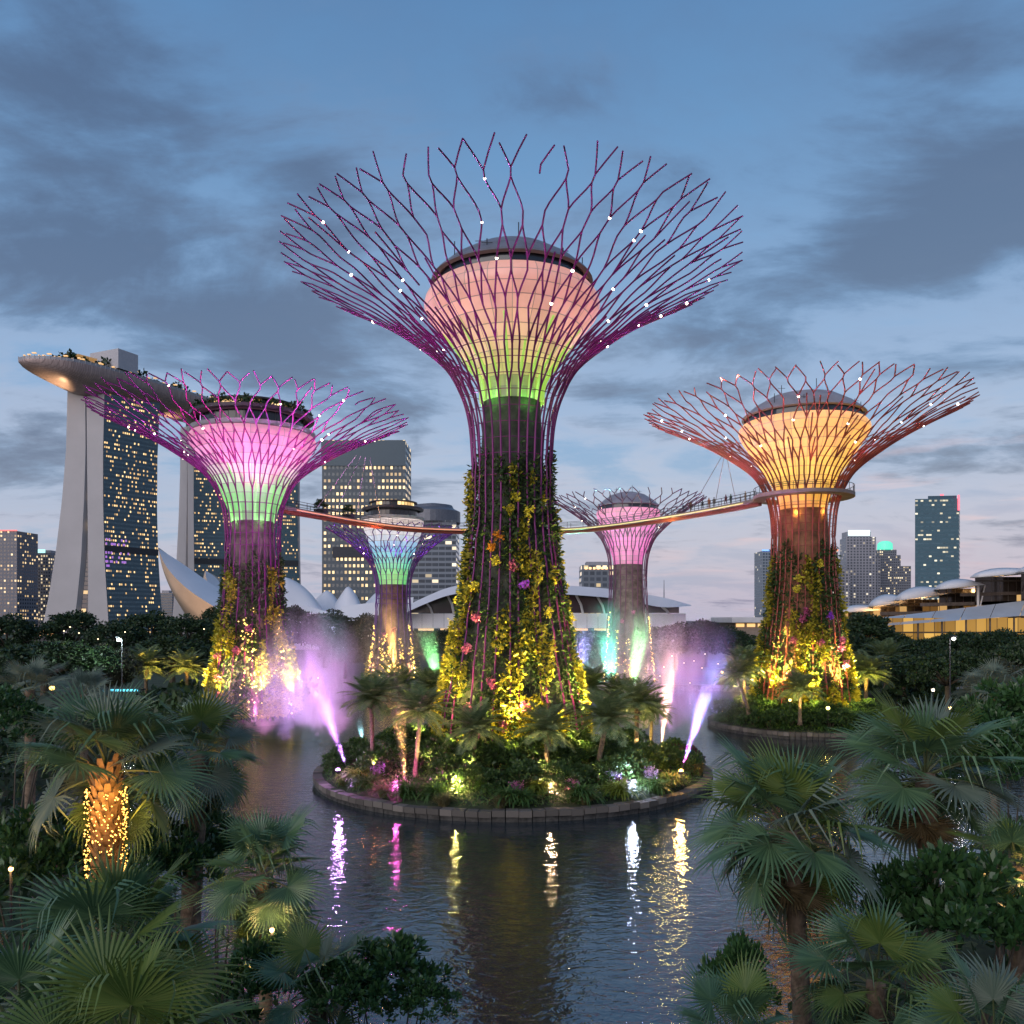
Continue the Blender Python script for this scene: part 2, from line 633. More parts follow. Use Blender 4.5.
gx = spread(-75, 85, 1.6, 9000)
gy = spread(-6, 196, 1.6, 9000)
XX, YY = np.meshgrid(gx, gy)
ZZ = ground_z(XX, YY)
nx, ny = len(gx), len(gy)
gm = MB()
gm.v = list(zip(XX.ravel().tolist(), YY.ravel().tolist(), ZZ.ravel().tolist()))
gm.f = [(j * nx + i, j * nx + i + 1, (j + 1) * nx + i + 1, (j + 1) * nx + i) for j in range(ny - 1) for i in range(nx - 1)]
gm.mi = [0] * len(gm.f)
tag(gm.build('ground', M_SOIL, smooth=True), kind='structure')


def water_mat():
    m = bpy.data.materials.new('lagoon water')
    m.use_nodes = True
    T = NT(m.node_tree)
    tc = T.n('ShaderNodeTexCoord').outputs['Object']
    x, y, z = T.xyz(tc)
    n1 = T.noise(T.vec(x, T.m('MULTIPLY', y, 1.7), 0.0), .95, 3, .55, .6)
    n2 = T.noise(T.vec(x, T.m('MULTIPLY', y, 1.4), 5.0), 2.3, 3, .6, .4)
    calm = T.m('ADD', .15, T.m('MULTIPLY', T.noise(tc, .05, 3, .6), 1.7))
    h = T.m('MULTIPLY', T.m('ADD', n1, T.m('MULTIPLY', n2, .22)), calm)
    bn = T.n('ShaderNodeBump', i_Strength=.55, i_Distance=.115)
    T.l(h, bn.inputs['Height'])
    b = T.n('ShaderNodeBsdfPrincipled')
    b.inputs['Base Color'].default_value = (.020, .030, .036, 1)
    b.inputs['Roughness'].default_value = .05
    b.inputs['IOR'].default_value = 1.95
    b.inputs['Specular IOR Level'].default_value = .9
    T.l(bn.outputs[0], b.inputs['Normal'])
    o = T.n('ShaderNodeOutputMaterial')
    T.l(b.outputs[0], o.inputs[0])
    return m


wm = MB()
wm.add([(-90, 20, 0), (110, 20, 0), (110, 200, 0), (-90, 200, 0)], [(0, 1, 2, 3)])
tag(wm.build('water', water_mat()), kind='structure')

# pale paved path behind the amber tree tower, quay edge on the far shore
pth = MB()
pp = [(52, 186), (66, 181), (74, 172), (82, 168), (96, 170)]
for i in range(len(pp) - 1):
    (a, b), (c, d) = pp[i], pp[i + 1]
    pth.add([(a, b - 3, 1.5), (c, d - 3, 1.5), (c, d + 3, 1.5), (a, b + 3, 1.5)], [(0, 1, 2, 3)])
tag(pth.build('path', mat('pale paving', (.34, .30, .27), .8, var=.15, vscale=2)), kind='structure')
qy = MB()
qp = [(-30, 173.5), (-12, 181.5), (20, 183.6), (45, 179.6), (59, 168.5)]
for i in range(len(qp) - 1):
    (a, b), (c, d) = qp[i], qp[i + 1]
    an = math.atan2(d - b, c - a)
    qy.box(((a + c) / 2, (b + d) / 2, .45), (math.hypot(c - a, d - b) + .3, 1.0, 1.7), rz=an)
tag(qy.build('quay_wall', M_STONE), 'low stone quay wall along the far shore of the lagoon', 'wall')


def island(cx, cy, r, label, wob):
    """mound of soil and the stone retaining wall round it"""
    n = 96
    mb = MB()
    rings = [(1.0, .62), (.93, .95), (.7, 1.5), (.45, 2.3), (.3, 2.9), (.05, 3.0)]
    vs, fs = [], []
    for q, z in rings:
        for k in range(n):
            a = 2 * PI * k / n
            rr = r * q * (1 + wob * math.sin(3 * a + 1) * .5) - .35
            vs.append((cx + rr * math.cos(a), cy + rr * math.sin(a), z + .1 * math.sin(7 * a + q * 9)))
    for i in range(len(rings) - 1):
        for k in range(n):
            fs.append((i * n + k, i * n + (k + 1) % n, (i + 1) * n + (k + 1) % n, (i + 1) * n + k))
    mb.add(vs, fs)
    tag(mb.build('island_ground', M_SOIL, smooth=True), kind='structure')
    t = thing('retaining_wall', label, 'wall', (cx, cy, 0))
    wl, cp = MB(), MB()
    m = 118
    for k in range(m):
        a0, a1 = 2 * PI * (k + random.uniform(.01, .06)) / m, 2 * PI * (k + random.uniform(.94, .99)) / m
        w = r * (1 + wob * math.sin(3 * (a0 + a1) / 2 + 1) * .5)
        dz = random.uniform(-.03, .03)

        def seg(M, ri, ro, z0, z1):
            ps = [(rr * math.cos(a), rr * math.sin(a), z) for z in (z0, z1) for rr, a in ((ri, a0), (ro, a0), (ro, a1), (ri, a1))]
            M.add(ps, [(0, 3, 2, 1), (4, 5, 6, 7), (0, 1, 5, 4), (1, 2, 6, 5), (2, 3, 7, 6), (3, 0, 4, 7)])
        if random.random() < .3:
            dz -= .05
        seg(cp, w - .75, w + .12, .42 + dz, .86 + dz + random.uniform(0, .05))
        seg(wl, w - .6, w - .06, -1.2, .40)
    wl.build('wall_face', mat('dark wall stone', (.06, .055, .05), .6, var=.4, vscale=2, bump=.5), t)  # lower face darker than the coping above
    cp.build('coping', M_BLOCK, t)


M_BLOCK = leafmat('stained stone block', (.075, .066, .058), (.22, .19, .165), rough=.8, trans=0, spec=.3)
ISL = (0.0, 82.0, 19.1)
ISR = (41.5, 119.0, 13.2)
island(*ISL, 'ring of stone blocks round the central island', .012)
island(*ISR, 'stone edge round the planted island under the amber tree tower', .03)


# ------------------------------------------------------------------ tree towers
CAGE = [(-.35, .0), (0, 0), (.2, .017), (.35, .062), (.5, .155), (.65, .345), (.78, .55), (.894, .772), (1, 1)]
FLARE = [(0, 1), (.17, .83), (.35, .55), (.55, .29), (.8, .07), (1, 0)]


def dense(pts, n=80):
    """Catmull-Rom through 2-D points"""
    P = np.array(pts, float)
    P = np.vstack([2 * P[0] - P[1], P, 2 * P[-1] - P[-2]])
    out = []
    m = len(P) - 3
    for i in range(m):
        p0, p1, p2, p3 = P[i:i + 4]
        for t in np.linspace(0, 1, max(2, n // m), endpoint=False):
            out.append(.5 * ((2 * p1) + (-p0 + p2) * t + (2 * p0 - 5 * p1 + 4 * p2 - p3) * t ** 2 + (-p0 + 3 * p1 - 3 * p2 + p3) * t ** 3))
    out.append(P[-2])
    return np.array(out)


lampmesh = None


def tree_tower(x, y, z0, label, p):
    global lampmesh
    t = thing('tree_tower', label, 'tree tower', (x, y, 0), 0, 'planted steel tree towers')
    nz, nr, rz_, rr = p['neck_z'], p['neck_r'], p['rim_z'], p['rim_r']
    br, vt, N = p['base_r'], p['veg_top'], p['n']
    steel = mat(p['steel'][0], p['steel'][1], .42, .25, var=.18, vscale=.25)

    # --- trunk core
    def trunk_r(z):
        q = np.clip((z - z0) / (nz - z0), 0, 1)
        return nr - .55 + (br - nr) * np.interp(q, [a for a, _ in FLARE], [b for _, b in FLARE])
    mb = MB()
    zs = np.linspace(z0 - 1.5, p['fun'][0][1] + .3, 26)
    mb.lathe([(float(trunk_r(z)) - .25 if z < nz else max(float(trunk_r(z)) - .25 - (z - nz) * .05, p['fun'][0][0] - .15), z) for z in zs], 40)
    mb.build('trunk', p['trunkmat'], t, smooth=True)

    # --- glowing funnel
    fun = dense(p['fun'], 40)
    mb = MB()
    mb.lathe([tuple(q) for q in fun], 48, uvrep=24)
    cz0, cz1 = p['fun'][0][1], max(q[1] for q in p['fun'])
    mb.build('glowing_funnel', claddingmat('funnel glow gradient', p['glow'], cz0, cz1, p['gain'], p['rows']), t, smooth=True)
    fr, fz = p['fun'][-1]
    if p['top'] == 'dome':
        mb = MB()
        mb.lathe([(fr - .5, fz), (fr - .55, fz + .9), (fr - .3, fz + .95)], 48)
        mb.build('window_band', M_DARKGLASS, t)
        mb = MB()
        mb.lathe([(fr - .3, fz + .85), (fr + .05, fz + 1.0), (fr - .1, fz + 1.25), (fr * .82, fz + p['dome'] * .55), (fr * .55, fz + p['dome'] * .85), (fr * .25, fz + p['dome']), (.05, fz + p['dome'] + .1)], 48)
        mb.build('dome_roof', mat('dome cladding ' + p['name'], p['domecol'], .5, .1, var=.12, vscale=.7), t, smooth=False)
        mb = MB()
        for k in range(12):
            a = 2 * PI * k / 12 + .2
            q = fr * (.9 if k % 3 else .4)
            zz = fz + (1.2 if k % 3 else p['dome'] * .9)
            hh = 1.0 + 1.1 * ((k * 7) % 5) / 5
            mb.tube([(q * math.cos(a), q * math.sin(a), zz - .2), (q * math.cos(a), q * math.sin(a), zz + hh)], .05, 5)
            if k % 2 == 0:
                mb.tube([(q * math.cos(a) - .5, q * math.sin(a), zz + hh * .7), (q * math.cos(a) + .5, q * math.sin(a), zz + hh * .7)], .035, 4)
        mb.build('antenna', M_DARKMETAL, t)
    else:
        k = p['deck']
        dm = mat('deck steel', (.05, .042, .055), .45, .3)
        mb = MB()
        mb.lathe([(fr - .2, fz - .05), (fr + .15, fz + .15), (fr + .25, fz + .7), (fr - .05, fz + .75)], 48)
        mb.build('deck_edge', M_GREYMETAL, t)
        mb = MB()
        mb.lathe([(fr - 1.4, fz + .2), (fr - 1.4, fz + 2.4)], 40, uvrep=2 * PI * (fr - 1.4))
        mb.build('window_band', facademat('bar glazing', (.02, .018, .03), (.03, .03, .035), 1.1, 2.4, .12, .12, .13, ((1, .5, .3), (.7, .4, 1)), 1.2, seed=3), t)
        mb = MB()
        mb.lathe([(fr - .7, fz + 2.35), (fr + .05, fz + 2.5), (fr + .1, fz + 2.95), (fr - 1.0, fz + 3.2), (.1, fz + 3.3)], 48)
        mb.build('deck_roof', dm, t)
        mb = MB()
        mb.lathe([(fr * .72, fz + 3.25), (fr * .72, fz + 4.1)], 40, uvrep=2 * PI * fr * .72)
        mb.build('bar_window', facademat('warm rooftop bar', (.03, .03, .03), (.05, .04, .03), .9, 2.2, .15, .1, .55, ((1, .55, .15), (1, .75, .35)), 1.5, seed=8), t)
        mb = MB()
        mb.lathe([(fr * .70, fz + 4.05), (fr * .80, fz + 4.15), (fr * .80, fz + 4.4), (fr * .4, fz + 4.6), (.1, fz + 4.65)], 40)
        mb.build('upper_roof', dm, t)
        if k.get('garden'):
            m_ = 1500
            a = rng.uniform(0, 2 * PI, m_)
            q = fr * (.82 + .16 * rng.random(m_))
            bun = .5 + .5 * np.sin(a * 9 + 2) * np.sin(a * 4)
            c = np.stack([q * np.cos(a), q * np.sin(a), fz + 3.1 + rng.random(m_) * 1.5 * bun], 1)
            v, f = leaf_cloud(c, rand_dirs(m_) + np.array([0, 0, .5]), .55, .35)
            me = cloud_mesh('roof_garden', [(v, f)])
            me.materials.append(M_TREELEAF)
            link('roof_garden', me, t)

    # --- canopy lattice
    cg = dense([(nz + a * (rz_ - nz), nr + b * (rr - nr)) for a, b in CAGE[1:]], 90)
    arc = np.concatenate([[0], np.cumsum(np.hypot(*np.diff(cg, axis=0).T))])
    arc /= arc[-1]

    def cage(s):
        return np.interp(s, arc, cg[:, 1]), np.interp(s, arc, cg[:, 0])

    def pt(s, th):
        r_, z_ = cage(s)
        return (r_ * math.cos(th), r_ * math.sin(th), z_)
    dth = 2 * PI / N
    lr = random.Random(p['seed'])
    lat = MB()
    rb, rt = p['rod']

    def rod(s):
        return rb + (rt - rb) * s

    def seg(a, b, n=4, bow=0.0):
        pts, rad = [], []
        for i in range(n + 1):
            q = i / n
            s = a[0] + (b[0] - a[0]) * q
            e = q + bow * math.sin(q * 2 * PI) * .5
            th = a[1] + (b[1] - a[1]) * e
            pts.append(pt(s, th))
            rad.append(rod(s))
        lat.tube(pts, rad, 6)
    M = 2 * N                       # every neck rod forks once, then 2N members run out as long lean cells
    dm = dth / 2
    js = .011

    def node(s, k, ja=.08):
        return (s + lr.uniform(-js, js), k * dm + lr.uniform(-ja, ja) * dm)

    def near(nd, k):                # the same node seen from index k, without a jump over 2 pi
        s, th = nd
        return (s, th - 2 * PI * round((th - k * dm) / (2 * PI)))
    f0 = [node(.22, 2 * i + .5) for i in range(N)]
    cur = [node(.31, k) for k in range(M)]
    nodes = []
    for i in range(N):
        seg((0, (2 * i + .5) * dm), f0[i], 12)
        for e in (0, 1):
            seg(f0[i], near(cur[2 * i + e], 2 * i), 4, -.25)
    half = 0.0
    for row, (sf, sj) in enumerate(((.365, .475), (.50, .605), (.64, .745), (.79, .885))):
        fk = [node(sf, k + half) for k in range(M)]
        jn = [node(sj, k + half + .5) for k in range(M)]
        for k in range(M):
            h = (k - 1) % M
            seg(cur[k], fk[k], 3)
            e = lr.random()
            q = .09 + .03 * row
            if e > q:
                seg(fk[k], near(jn[k], k), 4, -.07)
            if e < 1 - q:
                seg(fk[k], near(jn[h], k), 4, -.07)
            if lr.random() < .12:       # some rods run straight on across the cell and end in the next
                seg(fk[k], (sj + lr.uniform(.03, .07), fk[k][1] + lr.uniform(-.2, .2) * dm), 4)
        if row > 0:
            nodes += fk + jn
        cur = jn
        half += .5
    for k in range(M):
        f = (cur[k][0] + .025, cur[k][1])
        seg(cur[k], f, 1)
        for sg in (-1, 1):
            if lr.random() > .14:
                seg(f, (.993 + lr.uniform(-.028, .006), f[1] + sg * dm * lr.choice([.5, .5, .36])), 2)
    lat.build('canopy_lattice', steel, t)

    # --- hoops round the neck, main rods down the trunk
    hp = MB()
    for s in p['hoops']:
        r_, z_ = cage(s) if s >= 0 else (float(nr), nz + s * 12)
        pts = [(r_ * math.cos(2 * PI * k / 56), r_ * math.sin(2 * PI * k / 56), z_) for k in range(57)]
        hp.tube(pts, p['rod'][1] * .55, 5, cap=False)
    hp.build('hoop', steel, t)
    rd = MB()
    for i in range(N):
        q = (i + .25) * dth
        pts, tw = [], lr.uniform(-.5, .5) * dth
        for z in np.linspace(z0 - .5, nz, 20):
            r_ = float(trunk_r(z)) + .55 - .12 * min(1, max(0, (vt - z) / 4)) + (lr.uniform(-.06, .12))
            e = q + tw * (nz - z) / (nz - z0)
            pts.append((r_ * math.cos(e), r_ * math.sin(e), z))
        rd.tube(pts, [rb * .85] * 20, 6)
    rd.build('trunk_rod', steel, t)

    # --- green ribs on the funnel, their lit look put into emission
    if p.get('ribs'):
        rbm = MB()
        for k in range(p['ribs']):
            a = 2 * PI * k / p['ribs'] + .07
            pts = [((q[0] + .14) * math.cos(a), (q[0] + .14) * math.sin(a), q[1]) for q in fun if q[1] < cz0 + (cz1 - cz0) * (.62 if k % 2 else .45)]
            if len(pts) > 2:
                rbm.tube(pts, [.22 - .12 * j / len(pts) for j in range(len(pts))], 6)
        rbm.build('glow_rib', glowmat('lime rib glow ' + p['name'], p['ribcol'], .8), t)

    # --- small lamps on the lattice
    if lampmesh is None:
        q = MB()
        q.lathe([(.02, -1), (.7, -.7), (1, 0), (.7, .7), (.02, 1)], 10)
        tmp = q.build('lamp', glowmat('canopy lamp', (1, .80, .66), 9))
        lampmesh = tmp.data
        bpy.data.objects.remove(tmp)
    for k in [int((q + lr.random() * .9) * len(nodes) / p['lamps']) for q in range(p['lamps'])]:
        s, th = nodes[k]
        o = link('canopy_lamp', lampmesh, t, pt(s, th))
        o.scale = (p['lampr'] * lr.uniform(.7, 1.15),) * 3

    # --- planting up the trunk
    def field(a, z, ph):
        w = z * .22
        return np.sin(a * 4 + ph + .5 * np.sin(w)) + .7 * np.sin(a * 9 + w * 1.3 + ph * 2) + .55 * np.sin(a * 15 - w * 3.1) + .6 * np.sin(w * 3.7 + a * 3 + ph)

    def scatter(k, off, zlo, zhi, pw=1.0):
        a = rng.uniform(0, 2 * PI, k)
        z = zlo + (zhi - zlo) * rng.random(k) ** pw
        r_ = trunk_r(z) + off
        return a, z, r_
    k = int(p['leaves'] * 1.5)
    sz = p['leafsize']
    if k:
        a, z, r_ = scatter(k, 0, z0, vt + 1.5, 1.25)
        edge = vt + 1.2 * np.sin(a * 5 + 1) - .8 * np.sin(a * 11)
        dens = np.clip(.5 + .5 * field(a, z, 1.3), .25, 1)
        keep = (z < edge) & (rng.random(k) < dens)
        a, z, r_, dens = a[keep], z[keep], r_[keep], dens[keep]
        q = r_ + (.05 + .5 * rng.random(len(a)) ** 1.5) * (.5 + dens)
        c = np.stack([q * np.cos(a), q * np.sin(a), z], 1)
        out = np.stack([np.cos(a), np.sin(a), np.zeros_like(a)], 1)
        d = out * .7 + rand_dirs(len(a)) * .9 + np.array([0, 0, -.15])
        me = cloud_mesh('planting', [leaf_cloud(c, d, sz * rng.uniform(.5, 1.9, len(a)), sz * rng.uniform(.35, .8, len(a)))])
        me.materials.append(M_DARKLEAF)
        tag(link('planting', me, t), kind='stuff')
    k = p['gold']
    if k:
        a, z, r_ = scatter(k * 3, 0, z0 + .4, vt - 1.0, 1.7)
        rel = (z - z0) / (vt - z0)
        keep = field(a, z, p['phase']) > (-.35 + 1.75 * rel)  # painted uplight: more yellow leaves towards the foot
        a, z, r_ = a[keep][:k], z[keep][:k], r_[keep][:k]
        bl = .35 + .5 * (np.sin(a * 23 + z * 2.1) * np.sin(z * 3.3 - a * 7) > -.1)
        q = r_ + .25 + bl * rng.random(len(a))
        c = np.stack([q * np.cos(a), q * np.sin(a), z], 1)
        out = np.stack([np.cos(a), np.sin(a), np.zeros_like(a)], 1)
        d = out * .8 + rand_dirs(len(a)) * .9 + np.array([0, 0, -.1])
        me = cloud_mesh('uplit_planting', [leaf_cloud(c, d, sz * rng.uniform(.5, 1.7, len(a)), sz * rng.uniform(.4, .9, len(a)))])
        me.materials.append(M_UPLITLEAF)
        tag(link('uplit_planting', me, t), kind='stuff')
    for k, (da, z, col) in enumerate(p['flowers']):
        a = -PI / 2 + da
        r_ = float(trunk_r(z)) + .75
        m_ = 60
        cdir = np.array([math.cos(a), math.sin(a), 0])
        c = np.array([r_ * math.cos(a), r_ * math.sin(a), z]) + rand_dirs(m_) * np.array([.55, .55, .6]) * rng.random((m_, 1)) ** .5 * p['fsize']
        me = cloud_mesh('flower_cluster', [leaf_cloud(c, rand_dirs(m_) + cdir, .34 * p['fsize'], .28 * p['fsize'])])
        me.materials.append(leafmat('petal ' + col, *{'pink': ((.5, .08, .22), (.75, .22, .42)), 'orange': ((.75, .25, .02), (.9, .45, .05)), 'purple': ((.28, .05, .6), (.5, .12, .85)), 'yellow': ((.6, .5, .03), (.8, .7, .1))}[col]))
        link('flower_cluster', me, t)
    # --- fairy lights in strings down the trunk
    if p.get('strings'):
        sb = MB()
        for a0, zt, zb, wob in p['strings']:
            z = zt
            while z > zb:
                a = -PI / 2 + a0 + wob * .07 * math.sin(z * .7 + a0 * 5) + lr.gauss(0, .035) * (1 + 1.2 * wob)
                r_ = float(trunk_r(z)) + .75
                x_, y_, s_ = r_ * math.cos(a), r_ * math.sin(a), lr.choice([.06, .08, .10, .15]) * p.get('bulb', 1) * .8
                sb.add([(x_ - s_, y_, z), (x_, y_ - s_, z), (x_ + s_, y_, z), (x_, y_ + s_, z), (x_, y_, z + s_), (x_, y_, z - s_)],
                       [(0, 1, 4), (1, 2, 4), (2, 3, 4), (3, 0, 4), (1, 0, 5), (2, 1, 5), (3, 2, 5), (0, 3, 5)])
                z -= lr.choice([.08, .12, .2, .3, .9])
        tag(sb.build('fairy_lights', glowmat('fairy light yellow', (1, .62, .10), 2.6), t), kind='stuff')

    # --- lamps: uplights and added fill at the foot, colour floods at the neck
    for k in range(p['ups']):
        a = 2 * PI * (k + .5) / p['ups'] + p.get('upa', 0)
        q = br + p.get('upout', 1.85)
        lamp('uplight', 'SPOT', (x + q * math.cos(a), y + q * math.sin(a), z0 + 1.8), p['upcol'], p['upw'] * 6.5, (x + br * .42 * math.cos(a), y + br * .42 * math.sin(a), z0 + (vt - z0) * .42), 40, .7, .15)
        lamp('foot_fill', 'POINT', (x + (br + 1.7) * math.cos(a), y + (br + 1.7) * math.sin(a), z0 + 2.2), p['upcol'], p['upw'] * p.get('footk', .05), rad=.25)  # unseen point lamp added to brighten the trunk foot
    for k in range(p['necks']):
        a = 2 * PI * (k + .5) / p['necks'] + .2
        q = nr + 2.6
        b = a + .0
        lamp('canopy_flood', 'SPOT', (x + q * math.cos(a), y + q * math.sin(a), nz + 4.6), p['neckcol'], p['neckw'], (x + (nr + rr * .5) * math.cos(b), y + (nr + rr * .5) * math.sin(b), rz_ - 3), 72, .9, .2)
    if p.get('rim'):
        for k in range(5):
            a = 2 * PI * (k + .25) / 5
            lamp('neck_light', 'POINT', (x + 3.55 * math.cos(a), y + 3.55 * math.sin(a), nz + p['rim'][1]), p['rim'][0], p['rim'][2], rad=.1)
    return t


PURPLE = ('magenta painted steel', (.15, .014, .125))
VIOLET = ('violet painted steel', (.10, .03, .22))
RUST = ('rust painted steel', (.26, .055, .045))
PLUM = ('plum painted steel', (.12, .035, .09))
TR_DARK = mat('dark trunk panels', (.05, .055, .04), .8, var=.4, vscale=.8, bump=.4)
TR_BROWN = mat('bronze trunk panels', (.22, .10, .05), .7, var=.35, vscale=.6, bump=.3)
TR_GREY = mat('mauve trunk panels', (.13, .085, .09), .8, var=.35, vscale=.8, bump=.3)
FUN_C = [(2.85, 36.6), (3.0, 38.2), (3.5, 39.3), (4.5, 40.6), (6.0, 42.5), (7.7, 44.3), (8.55, 45.6), (8.5, 46.6), (7.9, 47.4)]
C_FLOW = [(-.28, 23.2, 'orange'), (-.40, 22.2, 'orange'), (.02, 20.3, 'pink'), (.22, 18.6, 'purple'), (-.62, 15.6, 'pink'), (-.75, 12.6, 'pink'), (-.28, 9.6, 'pink'), (.16, 7.6, 'pink'),
          (-.58, 7.2, 'pink'), (-.1, 5.8, 'pink'), (.36, 25.5, 'yellow'), (-.05, 25.6, 'yellow'), (.07, 26.8, 'yellow'), (-.32, 20.8, 'yellow'), (.65, 16, 'yellow'), (-.72, 18.4, 'yellow')]
tower_c = tree_tower(ISL[0], ISL[1], 2.6, 'tallest steel tree tower with peach glowing funnel on the central island', dict(
    name='peach', rim=((.25, 1, .12), 5.9, 130), neck_z=30.5, neck_r=3.9, rim_z=50.3, rim_r=22.5, base_r=7.6, veg_top=31, n=30, steel=PURPLE, trunkmat=TR_DARK, fun=FUN_C, rows=11, gain=.58,
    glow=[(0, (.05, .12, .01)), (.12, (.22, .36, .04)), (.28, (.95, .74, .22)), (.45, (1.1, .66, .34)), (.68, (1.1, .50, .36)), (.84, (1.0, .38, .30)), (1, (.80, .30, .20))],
    top='dome', dome=4.4, domecol=(.17, .17, .20), rod=(.105, .066), seed=5, hoops=[-.12, .02, .07, .12, .17, .22, .27, .32, .37], ribs=18, ribcol=(.32, .62, .03),
    lamps=36, lampr=.14, leaves=30000, leafsize=.40, gold=19000, phase=.6, flowers=C_FLOW, fsize=.95, ups=10, upcol=(1, .78, .22), upw=9000, necks=8, neckcol=(1, .10, .80), neckw=3000))
FUN_R = [(3.1, 30.6), (3.4, 32.2), (4.1, 34), (5.3, 36.2), (6.9, 38.6), (8.5, 41.0), (8.9, 42.2), (8.4, 43.0)]
R_FLOW = [(-.35, 15.5, 'pink'), (.38, 16, 'purple'), (-.25, 16.5, 'pink'), (.05, 12.2, 'pink'), (-.55, 12.6, 'pink'), (.62, 11.5, 'pink'), (.7, 12.6, 'pink'), (.72, 9.2, 'pink'), (-.6, 8, 'pink'), (.15, 23, 'yellow'), (-.5, 19.5, 'yellow'), (-.45, 21, 'yellow')]
tower_r = tree_tower(41.3, 118.0, 2.6, 'steel tree tower with golden glowing funnel and ring walkway', dict(
    name='amber', upout=3.0, footk=.035, rim=((1, .55, .12), 3.3, 160), neck_z=27.0, neck_r=4.2, rim_z=45.3, rim_r=22.4, base_r=6.9, veg_top=25.0, n=30, steel=RUST, trunkmat=TR_BROWN, fun=FUN_R, rows=11, gain=.80,
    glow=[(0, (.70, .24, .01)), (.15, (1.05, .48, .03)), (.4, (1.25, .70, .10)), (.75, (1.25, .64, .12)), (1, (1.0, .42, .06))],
    top='dome', dome=4.4, domecol=(.30, .27, .29), rod=(.115, .08), seed=11, hoops=[-.3, -.12, .02, .06, .1, .15, .2, .25], ribs=0, ribcol=(1, .5, .1),
    lamps=24, lampr=.16, leaves=20000, leafsize=.46, gold=17000, phase=2.2, flowers=R_FLOW, fsize=1.0, ups=9, upcol=(1, .82, .2), upw=12500, necks=8, neckcol=(1, .26, .10), neckw=2200))
FUN_L = [(3.0, 30.0), (3.3, 31.6), (4.2, 33.6), (5.6, 36.2), (7.2, 38.6), (8.8, 41.0), (9.2, 42.2), (8.9, 42.8)]
tower_l = tree_tower(-38.9, 125.0, 1.2, 'steel tree tower with pink and green funnel under a dark round deck', dict(
    name='pinkgreen', upout=3.4, footk=.012, rim=((.25, 1, .2), 2.3, 100), neck_z=27.5, neck_r=3.9, rim_z=46.2, rim_r=23.4, base_r=6.8, veg_top=24.0, n=28, steel=PURPLE, trunkmat=TR_GREY, fun=FUN_L, rows=10, gain=.55,
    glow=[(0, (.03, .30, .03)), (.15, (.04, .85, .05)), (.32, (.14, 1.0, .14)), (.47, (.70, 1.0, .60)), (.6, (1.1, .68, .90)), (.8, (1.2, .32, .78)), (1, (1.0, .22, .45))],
    top='deck', deck=dict(garden=True), rod=(.115, .085), seed=21, hoops=[-.1, .02, .07, .12, .17], ribs=10, ribcol=(.2, .75, .1),
    lamps=24, lampr=.16, leaves=17000, leafsize=.46, gold=17000, phase=4.0, flowers=[(-.7, 10, 'pink'), (-.55, 7, 'pink'), (-.5, 4.5, 'pink'), (.2, 14, 'pink'), (-.1, 11, 'pink')], fsize=1.0,
    strings=[(.15, 17, 2, 1), (.35, 14, 1.5, 1), (.5, 10, 1.5, 1), (1.1, 16, 1.5, .4), (.95, 8, 2, .6)], bulb=1.5,
    ups=8, upcol=(1, .75, .18), upw=12000, necks=8, neckcol=(1, .08, .70), neckw=1300))
FUN_B = [(3.0, 23.4), (3.4, 25.5), (4.2, 28.6), (5.3, 32.2), (6.5, 35.6), (7.2, 38.0), (7.2, 38.8)]
tower_b = tree_tower(-28.3, 198.0, 1.2, 'far steel tree tower with rainbow blue and green funnel beside the convention hall', dict(
    name='rainbow', neck_z=21.0, neck_r=4.0, rim_z=37.2, rim_r=16.0, base_r=6.2, veg_top=10.0, n=20, steel=VIOLET, trunkmat=TR_GREY, fun=FUN_B, rows=12, gain=.68,
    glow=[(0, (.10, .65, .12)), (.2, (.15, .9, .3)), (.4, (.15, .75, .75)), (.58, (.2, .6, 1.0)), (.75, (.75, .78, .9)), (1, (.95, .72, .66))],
    top='deck', deck=dict(), rod=(.12, .10), seed=31, hoops=[-.15, -.05, .02], ribs=0, ribcol=(1, 1, 1), lamps=8, lampr=.17, leaves=5000, leafsize=.5, gold=1500, phase=1.0,
    flowers=[(.2, 13, 'pink'), (-.3, 12, 'pink')], fsize=1.1, strings=[(-1.1, 14, 1.5, .3), (-.95, 12, 1.5, .5), (-.3, 12, 2, 1), (0, 9, 1.5, 1), (.45, 11, 1.5, .6), (1.1, 14, 1.5, .3), (1.0, 9, 1.5, .5)], bulb=2.0,
    ups=6, upcol=(1, .6, .25), upw=5000, necks=6, neckcol=(.45, .15, 1), neckw=5200))
FUN_P = [(3.1, 27.6), (3.5, 29.4), (4.3, 31.6), (5.5, 34.5), (6.6, 37.4), (7.2, 39.4), (7.0, 40.2)]
